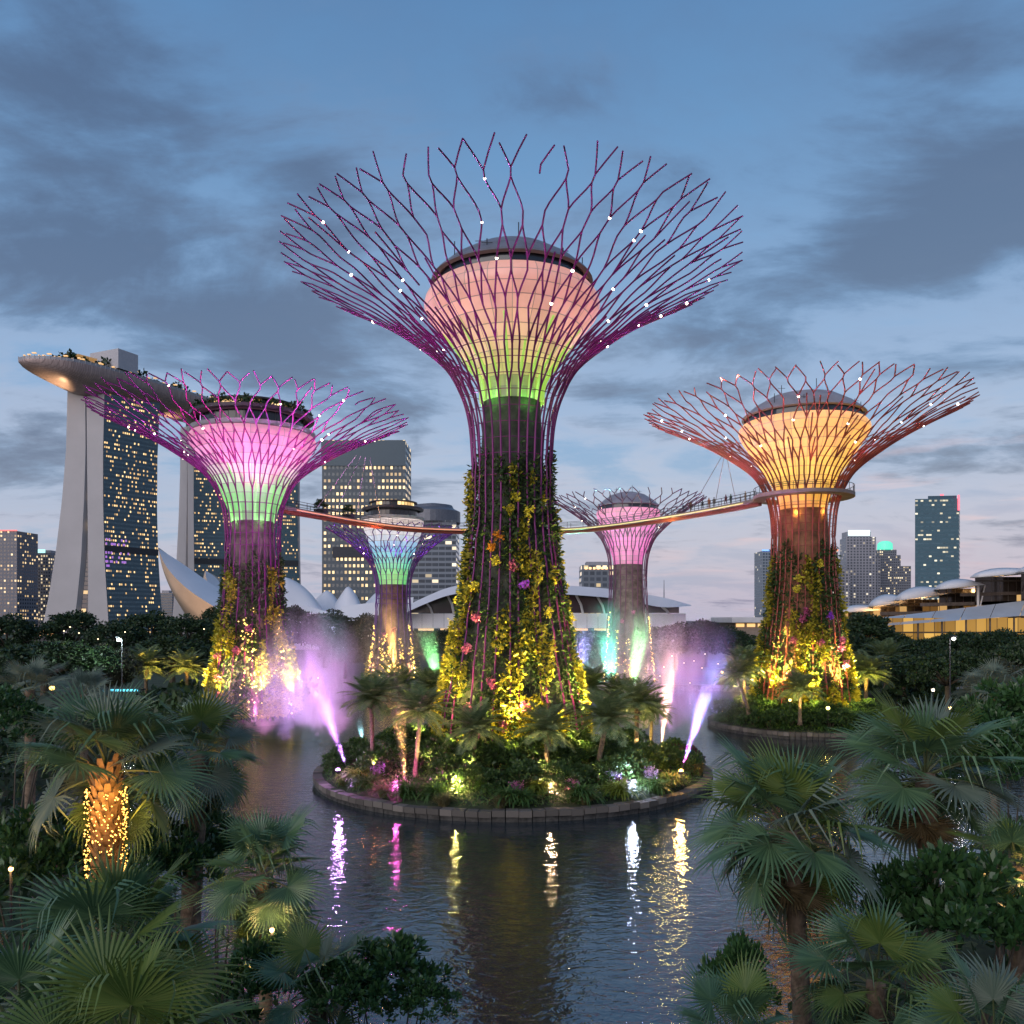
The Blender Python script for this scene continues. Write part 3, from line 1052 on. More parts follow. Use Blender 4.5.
tower_p = tree_tower(26.5, 190.0, 1.2, 'far steel tree tower with magenta pink funnel and grey dome', dict(
    name='magenta', neck_z=25.0, neck_r=4.2, rim_z=43.0, rim_r=17.6, base_r=6.0, veg_top=12.0, n=20, steel=PLUM, trunkmat=TR_GREY, fun=FUN_P, rows=12, gain=.68,
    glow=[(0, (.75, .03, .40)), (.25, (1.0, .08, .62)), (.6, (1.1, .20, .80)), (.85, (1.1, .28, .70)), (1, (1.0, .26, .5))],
    top='dome', dome=4.2, domecol=(.26, .24, .28), rod=(.12, .10), seed=41, hoops=[-.22, -.05, .02, .07], ribs=0, ribcol=(.4, .8, .1), lamps=5, lampr=.17, leaves=6000, leafsize=.5, gold=700, phase=1.5,
    flowers=[(.1, 17, 'pink'), (-.4, 15, 'pink')], fsize=.9, strings=[(-1.2, 17, 1.5, .3), (-.6, 13, 1.5, .8), (-.15, 11, 2, 1), (1.2, 16, 1.5, .2), (1.1, 13, 1.5, .5)], bulb=1.6,
    ups=6, upcol=(1, .6, .35), upw=3000, necks=6, neckcol=(.55, .8, .25), neckw=3000))
# ------------------------------------------------------------------ skywalk between the tree towers
def skywalk():
    zt = 33.0
    key = [(-36.0, 129.5), (-32.5, 137.0), (-27.5, 147), (-20, 157), (-10.5, 161.5), (0, 162.5), (11, 160.5), (19.5, 152.5), (27.5, 140), (32, 131.5), (35.0, 125.0), (36.2, 121.6)]
    ctr = [tuple(q) for q in dense(key, 66)]
    t = thing('skywalk', 'long curved aerial walkway hung between the tree towers', 'footbridge', (0, 150, 0))
    off = Vector((0, -150, 0))

    def ribbon(mb, pts, w0, w1, z0, z1, closed=False):
        P = [Vector((a, b, 0)) for a, b in pts]
        n = len(P)
        vs = []
        for i, p in enumerate(P):
            a = P[(i - 1) % n] if closed or i > 0 else P[0]
            b = P[(i + 1) % n] if closed or i < n - 1 else P[-1]
            d = (b - a).normalized()
            nn = Vector((-d.y, d.x, 0))
            for w, z in ((w0, z0), (w1, z0), (w1, z1), (w0, z1)):
                vs.append(p + nn * w + Vector((0, 0, z)) + off)
        m = n if closed else n - 1
        fs = [(i * 4 + k, i * 4 + (k + 1) % 4, ((i + 1) % n) * 4 + (k + 1) % 4, ((i + 1) % n) * 4 + k) for i in range(m) for k in range(4)]
        mb.add(vs, fs)
    cx, cy_, rr = 41.3, 118.0, 6.0
    ring = [(cx + rr * math.cos(2 * PI * k / 60), cy_ + rr * math.sin(2 * PI * k / 60)) for k in range(60)]
    d = MB()
    ribbon(d, ctr, -.95, .95, zt - .45, zt)
    ribbon(d, ring, -.85, .85, zt - .5, zt - .01, True)
    d.build('deck', mat('walkway deck', (.20, .16, .15), .6, var=.15), t)
    g = MB()
    ribbon(g, ctr, -.35, .35, zt - 1.0, zt - .5)
    for k in range(3, len(ctr) - 2, 3):
        x_, y_ = ctr[k]
        g.tube([Vector((x_, y_, zt - .9)) + off, Vector((x_, y_, zt - .45)) + off], .3, 5)
    g.build('girder', mat('walkway girder', (.22, .06, .04), .5, .2), t)
    s1, s2 = MB(), MB()
    ribbon(s1, ctr[2:28], .97, 1.03, zt - .42, zt - .22)
    ribbon(s1, ctr[2:28], -1.03, -.97, zt - .42, zt - .22)
    ribbon(s2, ctr[28:62], .97, 1.03, zt - .42, zt - .22)
    ribbon(s2, ctr[28:62], -1.03, -.97, zt - .42, zt - .22)
    s1.build('light_strip', glowmat('orange walkway strip', (1, .30, .10), .75), t)
    s2.build('light_strip', glowmat('lime walkway strip', (.85, .72, .12), .8), t)
    r = MB()
    for w in (-.88, .88):
        for zz in (1.1, .6):
            P = []
            for i, (a, b) in enumerate(ctr):
                q = ctr[min(i + 1, len(ctr) - 1)]
                p0 = ctr[max(i - 1, 0)]
                dd = Vector((q[0] - p0[0], q[1] - p0[1], 0)).normalized()
                P.append(Vector((a - dd.y * w, b + dd.x * w, zt + zz)) + off)
            r.tube(P, .05, 4)
            if zz > 1:
                for p in P[::2]:
                    r.tube([p - Vector((0, 0, 1.1)), p], .05, 4)
    for q in (-.75, .75):
        P = [Vector((cx + (rr + q) * math.cos(2 * PI * k / 60), cy_ + (rr + q) * math.sin(2 * PI * k / 60), zt + 1.05)) + off for k in range(61)]
        r.tube(P, .045, 4)
        for p in P[::2]:
            r.tube([p - Vector((0, 0, 1.05)), p], .04, 4)
    r.build('railing', M_DARKMETAL, t)
    for k in (6, 9, 12, 15):
        a = Vector((*ctr[k], zt + .2)) + off
        c = MB()
        c.tube([a, Vector((-38.9 + 13 + k * .2, 125 + 6 + k * .2, 41.5)) + off], .05, 4)
        c.build('cable', M_GREYMETAL, t)
    for k in (50, 54, 58):
        a = Vector((*ctr[k], zt + .2)) + off
        c = MB()
        c.tube([a, Vector((41.3 - 9, 118 + 8, 41.0)) + off], .05, 4)
        c.build('cable', M_GREYMETAL, t)
    lamp('bridge_glow', 'POINT', (-24, 150, zt - 2.2), (1, .35, .12), 900, rad=.3)
    lamp('bridge_glow', 'POINT', (26, 140, zt - 2.2), (1, .75, .2), 900, rad=.3)
    return ctr, zt


sky_ctr, sky_z = skywalk()


# ------------------------------------------------------------------ the hotel: two towers and the ship-shaped roof
def hotel():
    Y0 = 620.0
    t = thing('hotel', 'twin curved hotel towers joined by one ship-shaped roof deck', 'hotel', (-300, 640, 0))
    off = Vector((300, -640, 0))
    fm = facademat('hotel curtain wall', (.07, .16, .21), (.05, .10, .135), 1.6, 3.3, .36, .58, .25, ((1, .55, .14), (1, .68, .30)), 1.5, rough=.08, seed=2, rowvar=.6, colvar=.6)
    gm_ = facademat('hotel atrium glazing', (.02, .035, .06), (.09, .10, .12), 3.6, 3.4, .1, .22, .12, ((1, .6, .2), (1, .7, .35)), 1.3, seed=5)
    conc = mat('hotel concrete', (.43, .42, .44), .55, var=.05, vscale=.03, bump=.15, bscale=1.2)

    def px(p, q, Y):
        return Vector(at(p, q, Y))

    def tower(A, B, Cc, D, far, pos, V, sx, name):
        # A,B: left leg edges; Cc,D: right leg edges; far: facade far edge (all in px at Y0, x then y)
        w = thing(name, None, None)
        w.parent = t
        zs = np.linspace(0, 1, 22)

        def edge(E):
            E = np.array(E, float)
            ys = np.linspace(E[0, 1], E[-1, 1], 22)
            return [px(float(np.interp(y, E[:, 1], E[:, 0])), float(y), Y0) for y in ys]
        o = px(42, 630, Y0)

        def loc(p):
            q = p - o
            return Vector((q.x * sx, -q.x * (1 - sx) * 1.25, q.z)) + o + pos + off
        ea, eb, ec, ed = (list(map(loc, edge(E))) for E in (A, B, Cc, D))
        V = Vector(V)

        def leg(e0, e1, nm, inset=0.0):
            m = MB()
            n = len(e0)
            vs = [p for a, b in zip(e0, e1) for p in (a, b, b + V, a + V)]
            fs = [(i * 4 + k, (i + 1) * 4 + k, (i + 1) * 4 + (k + 1) % 4, i * 4 + (k + 1) % 4) for i in range(n - 1) for k in range(4)]
            fs += [(0, 1, 2, 3), ((n - 1) * 4 + 3, (n - 1) * 4 + 2, (n - 1) * 4 + 1, (n - 1) * 4)]
            m.add(vs, fs)
            return m.build(nm, conc, w)
        leg(ea, eb, 'end_wall')
        leg(ec, ed, 'end_wall')
        # glazed slot between the legs, set back
        m = MB()
        bk = V.normalized() * 4
        for i in range(len(eb) - 1):
            a, b, c, d_ = eb[i] + bk, ec[i] + bk, ec[i + 1] + bk, eb[i + 1] + bk
            m.add([a, b, c, d_], [(0, 1, 2, 3)], 0, [((0, a.z), ((b - a).length, b.z), ((c - d_).length, c.z), (0, d_.z))])
        m.build('atrium_window', gm_, w)
        # curtain wall, a few centimetres proud of the leg's flank, edge curved like the photo
        m = MB()
        n = len(ed)
        nrm = Vector((V.y, -V.x, 0)).normalized() * .5
        fe = np.array(far, float)
        ys = np.linspace(fe[0, 1], fe[-1, 1], n)
        Y1 = Y0 + 38
        fp = []
        for y in ys:
            q = px(float(np.interp(y, fe[:, 1], fe[:, 0])), float(y), Y1)
            base = px(160, 632, Y1)
            fp.append(q - base)
        far_e = [ed[-1] + V + Vector((dq.x, 0, 0)) for dq in fp]
        for i in range(n):
            far_e[i].z = ed[i].z
        K = 8
        for i in range(n - 1):
            for k in range(K):
                def P(ii, kk):
                    return ed[ii].lerp(far_e[ii], kk / K) + nrm
                L = V.length
                a, b, c, d_ = P(i, k), P(i, k + 1), P(i + 1, k + 1), P(i + 1, k)
                m.add([a, b, c, d_], [(0, 1, 2, 3)], 0, [((k / K * L, a.z), ((k + 1) / K * L, b.z), ((k + 1) / K * L, c.z), (k / K * L, d_.z))])
        for i in range(n - 1):          # return edge so the sheet has thickness
            a, b = far_e[i] + nrm, far_e[i + 1] + nrm
            m.add([a, a - nrm * 20, b - nrm * 20, b], [(0, 1, 2, 3)], 0, [((0, a.z), (9, a.z), (9, b.z), (0, b.z))])
        m.build('curtain_wall', fm, w)
        mm = MB()
        zc = ed[0].z
        p0, p1 = ed[int(n * .68)], far_e[int(n * .68)]
        mm.add([p0 + nrm * 1.6, p1 + nrm * 1.6, p1 + nrm * 1.6 + Vector((0, 0, 5)), p0 + nrm * 1.6 + Vector((0, 0, 5))], [(0, 1, 2, 3)])
        mm.build('plant_floor', mat('louvre band', (.03, .035, .045), .5), w)
        cap = MB()
        cap.add([p + Vector((0, 0, .3)) for p in (ea[0] + V * .05, ed[0] + V * .05, ed[0] + V * .95, ea[0] + V * .95)] +
                [p + Vector((0, 0, 9)) for p in (ea[0] + V * .05, ed[0] + V * .05, ed[0] + V * .95, ea[0] + V * .95)],
                [(0, 1, 5, 4), (1, 2, 6, 5), (2, 3, 7, 6), (3, 0, 4, 7)])
        cap.build('roof_columns', M_DARKMETAL, w)
        return ed, far_e, nrm
    A = [(67.5, 390), (66, 450), (62, 500), (56, 550), (48, 600), (41, 634)]
    B = [(85, 390), (85.5, 450), (84, 500), (81, 560), (77, 600), (73, 634)]
    C_ = [(86.5, 390), (87, 450), (87.5, 500), (88, 560), (88, 600), (88, 634)]
    D = [(104.5, 388), (103, 450), (103, 500), (104.5, 560), (107, 600), (109, 634)]
    FAR = [(157, 392), (154.5, 450), (154, 500), (155, 550), (158, 600), (161, 634)]
    ed, fe, nr_ = tower(A, B, C_, D, FAR, Vector((0, 0, 0)), (24, 38, 0), 1.0, 'hotel_tower')
    # magenta and violet reflections of the light show: glowing patches painted on the near curtain wall
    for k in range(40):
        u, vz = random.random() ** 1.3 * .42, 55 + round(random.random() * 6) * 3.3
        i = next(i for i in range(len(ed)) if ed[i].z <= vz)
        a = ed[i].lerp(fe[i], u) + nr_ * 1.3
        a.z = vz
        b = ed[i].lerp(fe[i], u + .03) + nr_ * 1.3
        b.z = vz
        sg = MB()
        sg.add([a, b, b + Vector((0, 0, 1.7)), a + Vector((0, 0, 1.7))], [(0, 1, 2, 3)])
        sg.build('violet_reflection', glowmat('violet reflection glow', (.55, .20, .95), .55), t)
    tower(A, B, C_, D, FAR, Vector((46, 123, -2)), (84, 32, 0), .62, 'hotel_tower')
    # roof deck
    ax = dense([(-350, 590), (-322, 612), (-301, 645), (-276, 698), (-250, 752), (-218, 808)], 60)
    n = len(ax)
    HZ = 199.5
    hull, top, rim_pts = MB(), MB(), [[], []]
    K = 14
    vs = []
    for i in range(n):
        q = i / (n - 1)
        wd = 20.5 * min(1, (q / .16 + .0001)) ** .5 * min(1, ((1 - q) / .05 + .0001)) ** .5
        dp = 17.0 * min(1, q / .22 + .02) ** .62 * min(1, (1 - q) / .1 + .05) ** .5
        a, b = ax[max(i - 1, 0)], ax[min(i + 1, n - 1)]
        d = Vector((b[0] - a[0], b[1] - a[1], 0)).normalized()
        nn = Vector((-d.y, d.x, 0))
        p = Vector((ax[i][0], ax[i][1], HZ)) + off
        for k in range(K + 1):
            w = PI * k / K
            vs.append(p + nn * (wd * math.cos(w)) - Vector((0, 0, dp * math.sin(w) ** .8)))
        rim_pts[0].append(p + nn * wd)
        rim_pts[1].append(p - nn * wd)
    fs = [(i * (K + 1) + k, i * (K + 1) + k + 1, (i + 1) * (K + 1) + k + 1, (i + 1) * (K + 1) + k) for i in range(n - 1) for k in range(K)]
    hull.add(vs, fs)
    hm = bpy.data.materials.new('hull panels')
    hm.use_nodes = True
    T = NT(hm.node_tree)
    tc = T.n('ShaderNodeTexCoord').outputs['Object']
    br = T.n('ShaderNodeTexBrick', i_Scale=.22)
    T.l(tc, br.inputs['Vector'])
    br.inputs['Color1'].default_value = (.42, .33, .32, 1)
    br.inputs['Color2'].default_value = (.33, .26, .26, 1)
    br.inputs['Mortar'].default_value = (.22, .17, .17, 1)
    bs = T.n('ShaderNodeBsdfPrincipled', i_Roughness=.42, i_Metallic=.25)
    T.l(br.outputs[0], bs.inputs['Base Color'])
    oo = T.n('ShaderNodeOutputMaterial')
    T.l(bs.outputs[0], oo.inputs[0])
    hull.build('roof_hull', hm, t, smooth=True)
    dk = MB()
    dk.add([p + Vector((0, 0, .05)) for p in rim_pts[0]] + [p + Vector((0, 0, .05)) for p in rim_pts[1]], [(i, i + 1, n + i + 1, n + i) for i in range(n - 1)])
    dk.build('roof_deck', M_GREYMETAL, t)
    pr = MB()
    for e in rim_pts:
        for i in range(n - 1):
            a, b = e[i], e[i + 1]
            pr.add([a, b, b + Vector((0, 0, 2.0)), a + Vector((0, 0, 2.0))], [(0, 1, 2, 3)])
        for i in range(0, n - 1):
            pr.tube([e[i], e[i] + Vector((0, 0, 2.6))], .25, 4)
    pr.build('parapet', M_GREYMETAL, t)
    # trees and lit terraces on the deck
    m_ = 8000
    q = rng.uniform(.10, .98, m_)
    idx = q * (n - 1)
    px_ = np.interp(idx, np.arange(n), ax[:, 0]) + 300
    py_ = np.interp(idx, np.arange(n), ax[:, 1]) - 640
    sd = rng.uniform(-1, 1, m_) * 15
    nb = np.array([-.85, .5])
    hgt = 2.2 + 6.5 * np.clip(np.sin(q * 47) * .5 + np.sin(q * 91 + 1) * .4 + .35, 0, 1)
    c = np.stack([px_ + nb[0] * sd, py_ + nb[1] * sd, HZ + .5 + rng.random(m_) * hgt], 1)
    me = cloud_mesh('roof_trees', [leaf_cloud(c, rand_dirs(m_), 3.0, 2.2)])
    me.materials.append(M_TREELEAF)
    tag(link('roof_trees', me, t), kind='stuff')
    for k in range(44):
        q = .03 + .9 * (k / 44) ** 1.15
        i = int(q * (n - 1))
        e = rim_pts[1][i].lerp(rim_pts[0][i], .02 + .16 * ((k * 37) % 10) / 10)
        gl = MB()
        gl.box(e + Vector((0, 0, 2.4 + (k % 3) * 1.0)), (1.0 + (k % 3) * .9, 1.4, .7))
        gl.build('terrace_light', glowmat('terrace light', (1, .55, .16), .9), t)
    bx = MB()
    bx.prism([(-18.5, -12), (8.5, -24), (16, -8), (-11, 4)], 202, 216.5)
    bx.build('lift_house', mat('lift house panels', (.42, .42, .46), .5, var=.05), t)
    bx = MB()
    bx.prism([(-31, -27), (-14, -36), (-8, -26), (-25, -17)], 202, 207)
    bx.prism([(-32, -29), (-14, -38), (-6, -26), (-25, -15)], 207, 208)
    bx.build('roof_bar', mat('roof bar', (.25, .2, .15), .6, emit=(1, .55, .18), es=.28), t)
    for q, e in ((.14, .55e5), (.34, .3e5), (.55, .3e5)):
        i = int(q * (n - 1))
        p = Vector((ax[i][0], ax[i][1], 201.5 - 34))
        lamp('hull_flood', 'SPOT', p, (1, .62, .32), e, p + Vector((0, 0, 40)), 80, 1.0, 1.0)
    return t


hotel()


# ------------------------------------------------------------------ the white petal museum
def museum():
    Y = 400.0
    t = thing('museum', 'white museum of petal shaped shells low behind the trees', 'museum', (-120, 400, 0))
    off = Vector((120, -400, 0))
    wm_ = mat('petal shell', (.66, .67, .72), .45, var=.04, vscale=.05)
    um = mat('petal underside', (.46, .36, .28), .6, var=.1, vscale=.08)

    def petal(up, mid, low, dy, nm='petal'):
        """sharp boat-shaped blade: pale upper flank and tan lower flank meeting in a ridge towards the viewer"""
        n = 24
        U, M, W = dense(up, 40), dense(mid, 40), dense(low, 40)

        def samp(C, q):
            s_ = np.linspace(0, 1, len(C))
            return float(np.interp(q, s_, C[:, 0])), float(np.interp(q, s_, C[:, 1]))
        a, b = MB(), MB()
        va, vb = [], []
        for i in range(n + 1):
            q = i / n
            bul = math.sin(PI * min(1, q * .62 + .02))
            u, m, w = at(*samp(U, q), Y + dy + 14 * bul) + off, at(*samp(M, q), Y + dy - 9 * bul) + off, at(*samp(W, q), Y + dy + 4 * bul) + off
            k_ = u.lerp(w, .5) + Vector((6 * bul, 16 * bul, 0))
            va += [u, u.lerp(m, .5) + Vector((0, -1.5 * bul, .6 * bul)), m]
            vb += [m, m.lerp(w, .5) + Vector((0, -2.5 * bul, -.5 * bul)), w, k_, u]
        a.add(va, [(i * 3 + k, (i + 1) * 3 + k, (i + 1) * 3 + k + 1, i * 3 + k + 1) for i in range(n) for k in range(2)])
        b.add(vb, [(i * 5 + k, (i + 1) * 5 + k, (i + 1) * 5 + k + 1, i * 5 + k + 1) for i in range(n) for k in range(4)])
        o = b.build(nm, um, t, smooth=True)
        a.build('petal_top', wm_, o, smooth=True)
    petal([(158, 548), (180, 562), (203, 578), (232, 598), (268, 618)], [(158, 548), (166, 566), (183, 585), (205, 601), (240, 622)], [(158, 548), (163, 570), (172, 592), (184, 612), (196, 628)], 0)
    petal([(206, 571), (214, 576), (226, 588), (250, 606), (280, 618)], [(205.5, 571), (207, 580), (214, 592), (232, 608), (260, 622)], [(205, 571), (203, 580), (204, 592), (210, 608), (225, 624)], 40)
    # upright shells right of the pink and green tower: half domes with a pointed crest
    def shell(x0, x1, ytop, ybot, xt, dy, nm='shell'):
        m = MB()
        n, K = 16, 8
        vs = []
        for i in range(n + 1):
            q = i / n
            xx = x0 + (x1 - x0) * q
            # crest rises quickly to xt then falls in a convex curve
            s = (xx - x0) / max(1, xt - x0) if xx < xt else 1 - ((xx - xt) / max(1, x1 - xt)) ** 1.7
            s = max(0, min(1, s)) ** .8
            for k in range(K + 1):
                w = k / K
                yy = ybot + (ytop - ybot) * s * math.sin(PI * (.5 * w))
                vs.append(at(xx, yy, Y + dy - 14 + 16 * w + 5 * math.sin(q * PI)) + off)
            vs.append(at(xx, ybot, Y + dy + 14) + off)
        K2 = K + 2
        m.add(vs, [(i * K2 + k, (i + 1) * K2 + k, (i + 1) * K2 + k + 1, i * K2 + k + 1) for i in range(n) for k in range(K2 - 1)])
        m.build(nm, wm_, t, smooth=True)
    shell(266, 326, 577, 618, 283, 10)
    shell(300, 345, 590, 618, 326, 34)
    shell(326, 366, 586, 622, 347, 22)
    shell(352, 405, 593, 622, 375, 40)
    shell(262, 300, 579, 612, 281, 46)
    mb = MB()
    for a, b in (((250, 612), (345, 632)), ((338, 626), (412, 612))):
        p, q = at(a[0], a[1], Y - 18) + off, at(b[0], b[1], Y - 18) + off
        mb.add([p, q, q + Vector((0, 6, 7)), p + Vector((0, 6, 9)), p + Vector((0, 20, -20)), q + Vector((0, 20, -20))], [(0, 1, 2, 3), (0, 4, 5, 1)])
    mb.build('plinth', wm_, t)
    lamp('museum_flood', 'SPOT', at(180, 628, Y - 45), (1, .62, .34), 3.5e4, at(196, 590, Y - 8), 80, .9, 1)


museum()


# ------------------------------------------------------------------ office towers on the skyline
def tower_block(label, x0, x1, ytop, Y, depth, mt, parts=None, skew=0.0, side_px=None, name='office_tower', roofmat=None, ybase=640):
    """box tower: front face from px x0 to x1 at distance Y; returns the thing"""
    a, b = at(x0, ytop, Y), at(x1, ytop, Y + skew)
    h = a.z
    t = thing(name, label, 'tower block', (a.x, a.y, 0), 0, 'office towers on the skyline')
    q = b - a
    d = Vector((side_px if side_px is not None else 0, depth, 0))
    poly = [(0, 0), (q.x, q.y), (q.x + d.x, q.y + d.y), (d.x, d.y)]
    mb = MB()
    mb.prism(poly, 0, h, 0, 1)
    mb.build('facade', [mt, roofmat or M_GREYMETAL], t)
    return t, h, q, d


def roofbox(t, x, y, z, w, d, h, m, name='roof_plant'):
    mb = MB()
    mb.box((x, y, z + h / 2), (w, d, h))
    return mb.build(name, m, t)


fa = facademat('dark slab facade', (.03, .06, .085), (.06, .085, .11), 2.8, 4.4, .45, .55, .50, ((1, .62, .22), (1, .74, .38)), 1.5, seed=21, rowvar=.6, colvar=.7)
t, h, q, d = tower_block('wide dark slab tower with rows of yellow windows behind the rainbow tower', 322, 405, 440, 560, 34, fa)
mb = MB(); mb.box((q.x / 2, -.3, h - 9), (q.x + 1, 1.0, 17)); mb.build('top_band', mat('slab top panels', (.04, .08, .115), .3, var=.04, vscale=.05), t)
mb = MB(); mb.box((q.x * .56, -.5, 61), (q.x * .86, 1.2, 7)); mb.build('plant_floor', mat('dark louvres', (.035, .04, .055), .6), t)
fb = facademat('ribbed office facade', (.05, .07, .10), (.22, .25, .30), 60, 3.4, .0, .42, .0, seed=22)
fb2 = facademat('office floor bands', (.04, .06, .085), (.17, .20, .245), 4.0, 3.3, .08, .42, .12, ((1, .75, .4), (1, .85, .6)), 1.2, seed=23)
t, h, q, d = tower_block('pale banded office tower with rounded top right of the rainbow tower', 405, 456, 520, 500, 30, fb2)
mb = MB(); mb.lathe([(17, 0), (17, 7), (13, 9), (12, 11), (3, 12.5), (.1, 12.6)], 32, (q.x * .5, 15, h - .5)); mb.build('round_crown', mat('round crown metal', (.13, .14, .17), .4, .3, var=.1), t)
fc = facademat('small grid facade', (.06, .085, .115), (.13, .155, .19), 4.2, 4.0, .3, .4, .34, ((1, .7, .3), (1, .8, .5)), 1.3, seed=24)
t, h, q, d = tower_block('small square block with lit top floor left of the magenta tower', 582, 616, 565, 560, 24, fc)
roofbox(t, q.x * .5, 10, h, q.x * .7, 12, 2.5, M_GREYMETAL)
mb = MB()
for k in range(7):
    mb.box((q.x * (.12 + .12 * k), -.25, h - 2.2), (1.6, .3, 1.4))
mb.build('top_floor_lights', glowmat('amber roof light', (1, .55, .2), 2.2), t)
fd = facademat('left tower facade', (.05, .06, .085), (.14, .15, .19), 3.4, 3.6, .5, .5, .28, ((1, .62, .24), (1, .74, .4)), 1.2, seed=25)
t, h, q, d = tower_block('dark tower with red roof edge cut by the left picture border', -12, 17, 531, 800, 30, fd, side_px=3)
mb = MB(); mb.box((q.x / 2, -.4, h + .5), (q.x + .5, .8, 1.0)); mb.build('red_roof_light', glowmat('red aviation strip', (1, .08, .06), 1.3), t)
fe_ = facademat('left pale tower facade', (.08, .09, .115), (.21, .215, .25), 2.6, 3.4, .45, .5, .36, ((1, .72, .36), (1, .82, .55)), 1.0, seed=26)
t, h, q, d = tower_block('narrow pale tower with cyan lit crown left of the hotel', 22, 51, 553, 850, 30, fe_, side_px=4)
roofbox(t, q.x * .5, 12, h, q.x * .8, 16, 3.2, M_GREYMETAL)
mb = MB(); mb.box((q.x * .42, 3.6, h + 2.2), (q.x * .62, .5, 3.6)); mb.build('lit_sign', glowmat('pale cyan sign', (.45, .95, .9), 1.2), t)
fs_ = facademat('low block bands', (.04, .055, .075), (.16, .19, .23), 30, 3.0, .02, .45, .03, seed=27)
t, h, q, d = tower_block('low striped block in the gap between the hotel towers', 154, 172, 593, 900, 30, fs_)
roofbox(t, q.x * .5, 10, h, 8, 8, 3, M_GREYMETAL)

# right hand skyline
fr1 = facademat('blue slab facade', (.07, .11, .15), (.22, .26, .31), 3.2, 3.4, .3, .35, .06, ((.9, .9, .8), (1, .8, .5)), .9, seed=31)
t, h, q, d = tower_block('slim blue tower half hidden by the amber tree tower', 762, 838, 551, 950, 30, fr1)
mb = MB(); mb.box((q.x * .12, -.4, h + .8), (q.x * .24, .8, 1.8)); mb.build('lit_sign', glowmat('blue sign', (.12, .35, 1), 1.5), t)
mb = MB(); mb.box((q.x * .94, -.4, h + .8), (q.x * .12, .8, 1.8)); mb.build('lit_sign', glowmat('orange sign', (1, .22, .06), 1.3), t)
fr2 = facademat('grey office grid', (.09, .105, .13), (.30, .30, .34), 3.8, 3.4, .42, .40, .05, ((1, .8, .5), (1, .9, .7)), 1.0, seed=32)
t, h, q, d = tower_block('stepped grey tower with white lit sign on its crown', 846, 876, 537, 1000, 34, fr2, side_px=6)
mb = MB(); mb.prism([(-7, 4), (q.x * .3, 3), (q.x * .3, 30), (-7, 30)], 0, h * .56); mb.build('lower_wing', [fr2], t)
mb = MB(); mb.prism([(q.x, 6), (q.x + 8, 6), (q.x + 8, 30), (q.x, 30)], 0, h * .80); mb.build('lower_wing', [fr2], t)
roofbox(t, q.x * .5, 14, h, q.x * .8, 16, 7, mat('crown panels', (.32, .33, .37), .5, var=.05))
mb = MB(); mb.box((q.x * .5, 5.4, h + 5.5), (q.x * .72, .6, 6.5)); mb.build('lit_sign', glowmat('white sign', (.75, 1, .98), 1.5), t)
t, h, q, d = tower_block('low grey annex tower left of the white signed tower', 838, 850, 570, 960, 22, fr2)
roofbox(t, q.x * .5, 8, h, q.x * .5, 6, 2.5, M_GREYMETAL)
fr3 = facademat('brown office grid', (.06, .075, .095), (.20, .205, .235), 2.4, 3.3, .4, .5, .16, ((1, .72, .35), (1, .85, .55)), 1.2, seed=33)
t, h, q, d = tower_block('tapering grey tower with green lit crown', 878, 911, 566, 1050, 34, fr3, side_px=2)
mb = MB(); mb.prism([(1.5, 3), (q.x * .72, 3), (q.x * .72, 28), (1.5, 28)], h - .5, h + 14); mb.build('upper_storeys', [fr3], t)
mb = MB(); mb.prism([(3.5, 5), (q.x * .62, 5), (q.x * .62, 26), (3.5, 26)], h + 14, h + 21); mb.build('upper_storeys', [fr3], t)
mb = MB(); mb.lathe([(9, 0), (9.3, 1), (9, 8.0), (6.5, 10.5), (3, 11.5), (.1, 11.7)], 20, (q.x * .34, 12, h + 21)); mb.build('lit_crown', glowmat('green crown light', (.05, .85, .55), .95), t)
fr4 = facademat('tall blue glass', (.075, .16, .21), (.06, .13, .17), 2.4, 3.9, .08, .62, .16, ((1, .78, .42), (1, .9, .65)), 1.0, rough=.1, seed=34, rowvar=.98, colvar=.9)
t, h, q, d = tower_block('tall dark blue glass tower with red roof lamp right of the amber tree tower', 915, 959, 499, 760, 30, fr4, skew=-4, side_px=17)
mb = MB(); mb.prism([(q.x * .35, 3), (q.x, 0), (q.x + 14, 26), (q.x * .35 + 14, 28)], h - .2, h + 3.2); mb.build('roof_parapet', [mat('roof glass screen', (.05, .10, .14), .25, var=.03)], t)
mb = MB(); mb.box((q.x * .985, q.y - .6, h - 4), (1.6, .8, 14)); mb.box((q.x * .66, 1, h + 4), (3, 1, 1.2)); mb.build('red_roof_light', glowmat('red beacon', (1, .10, .16), 1.6), t)


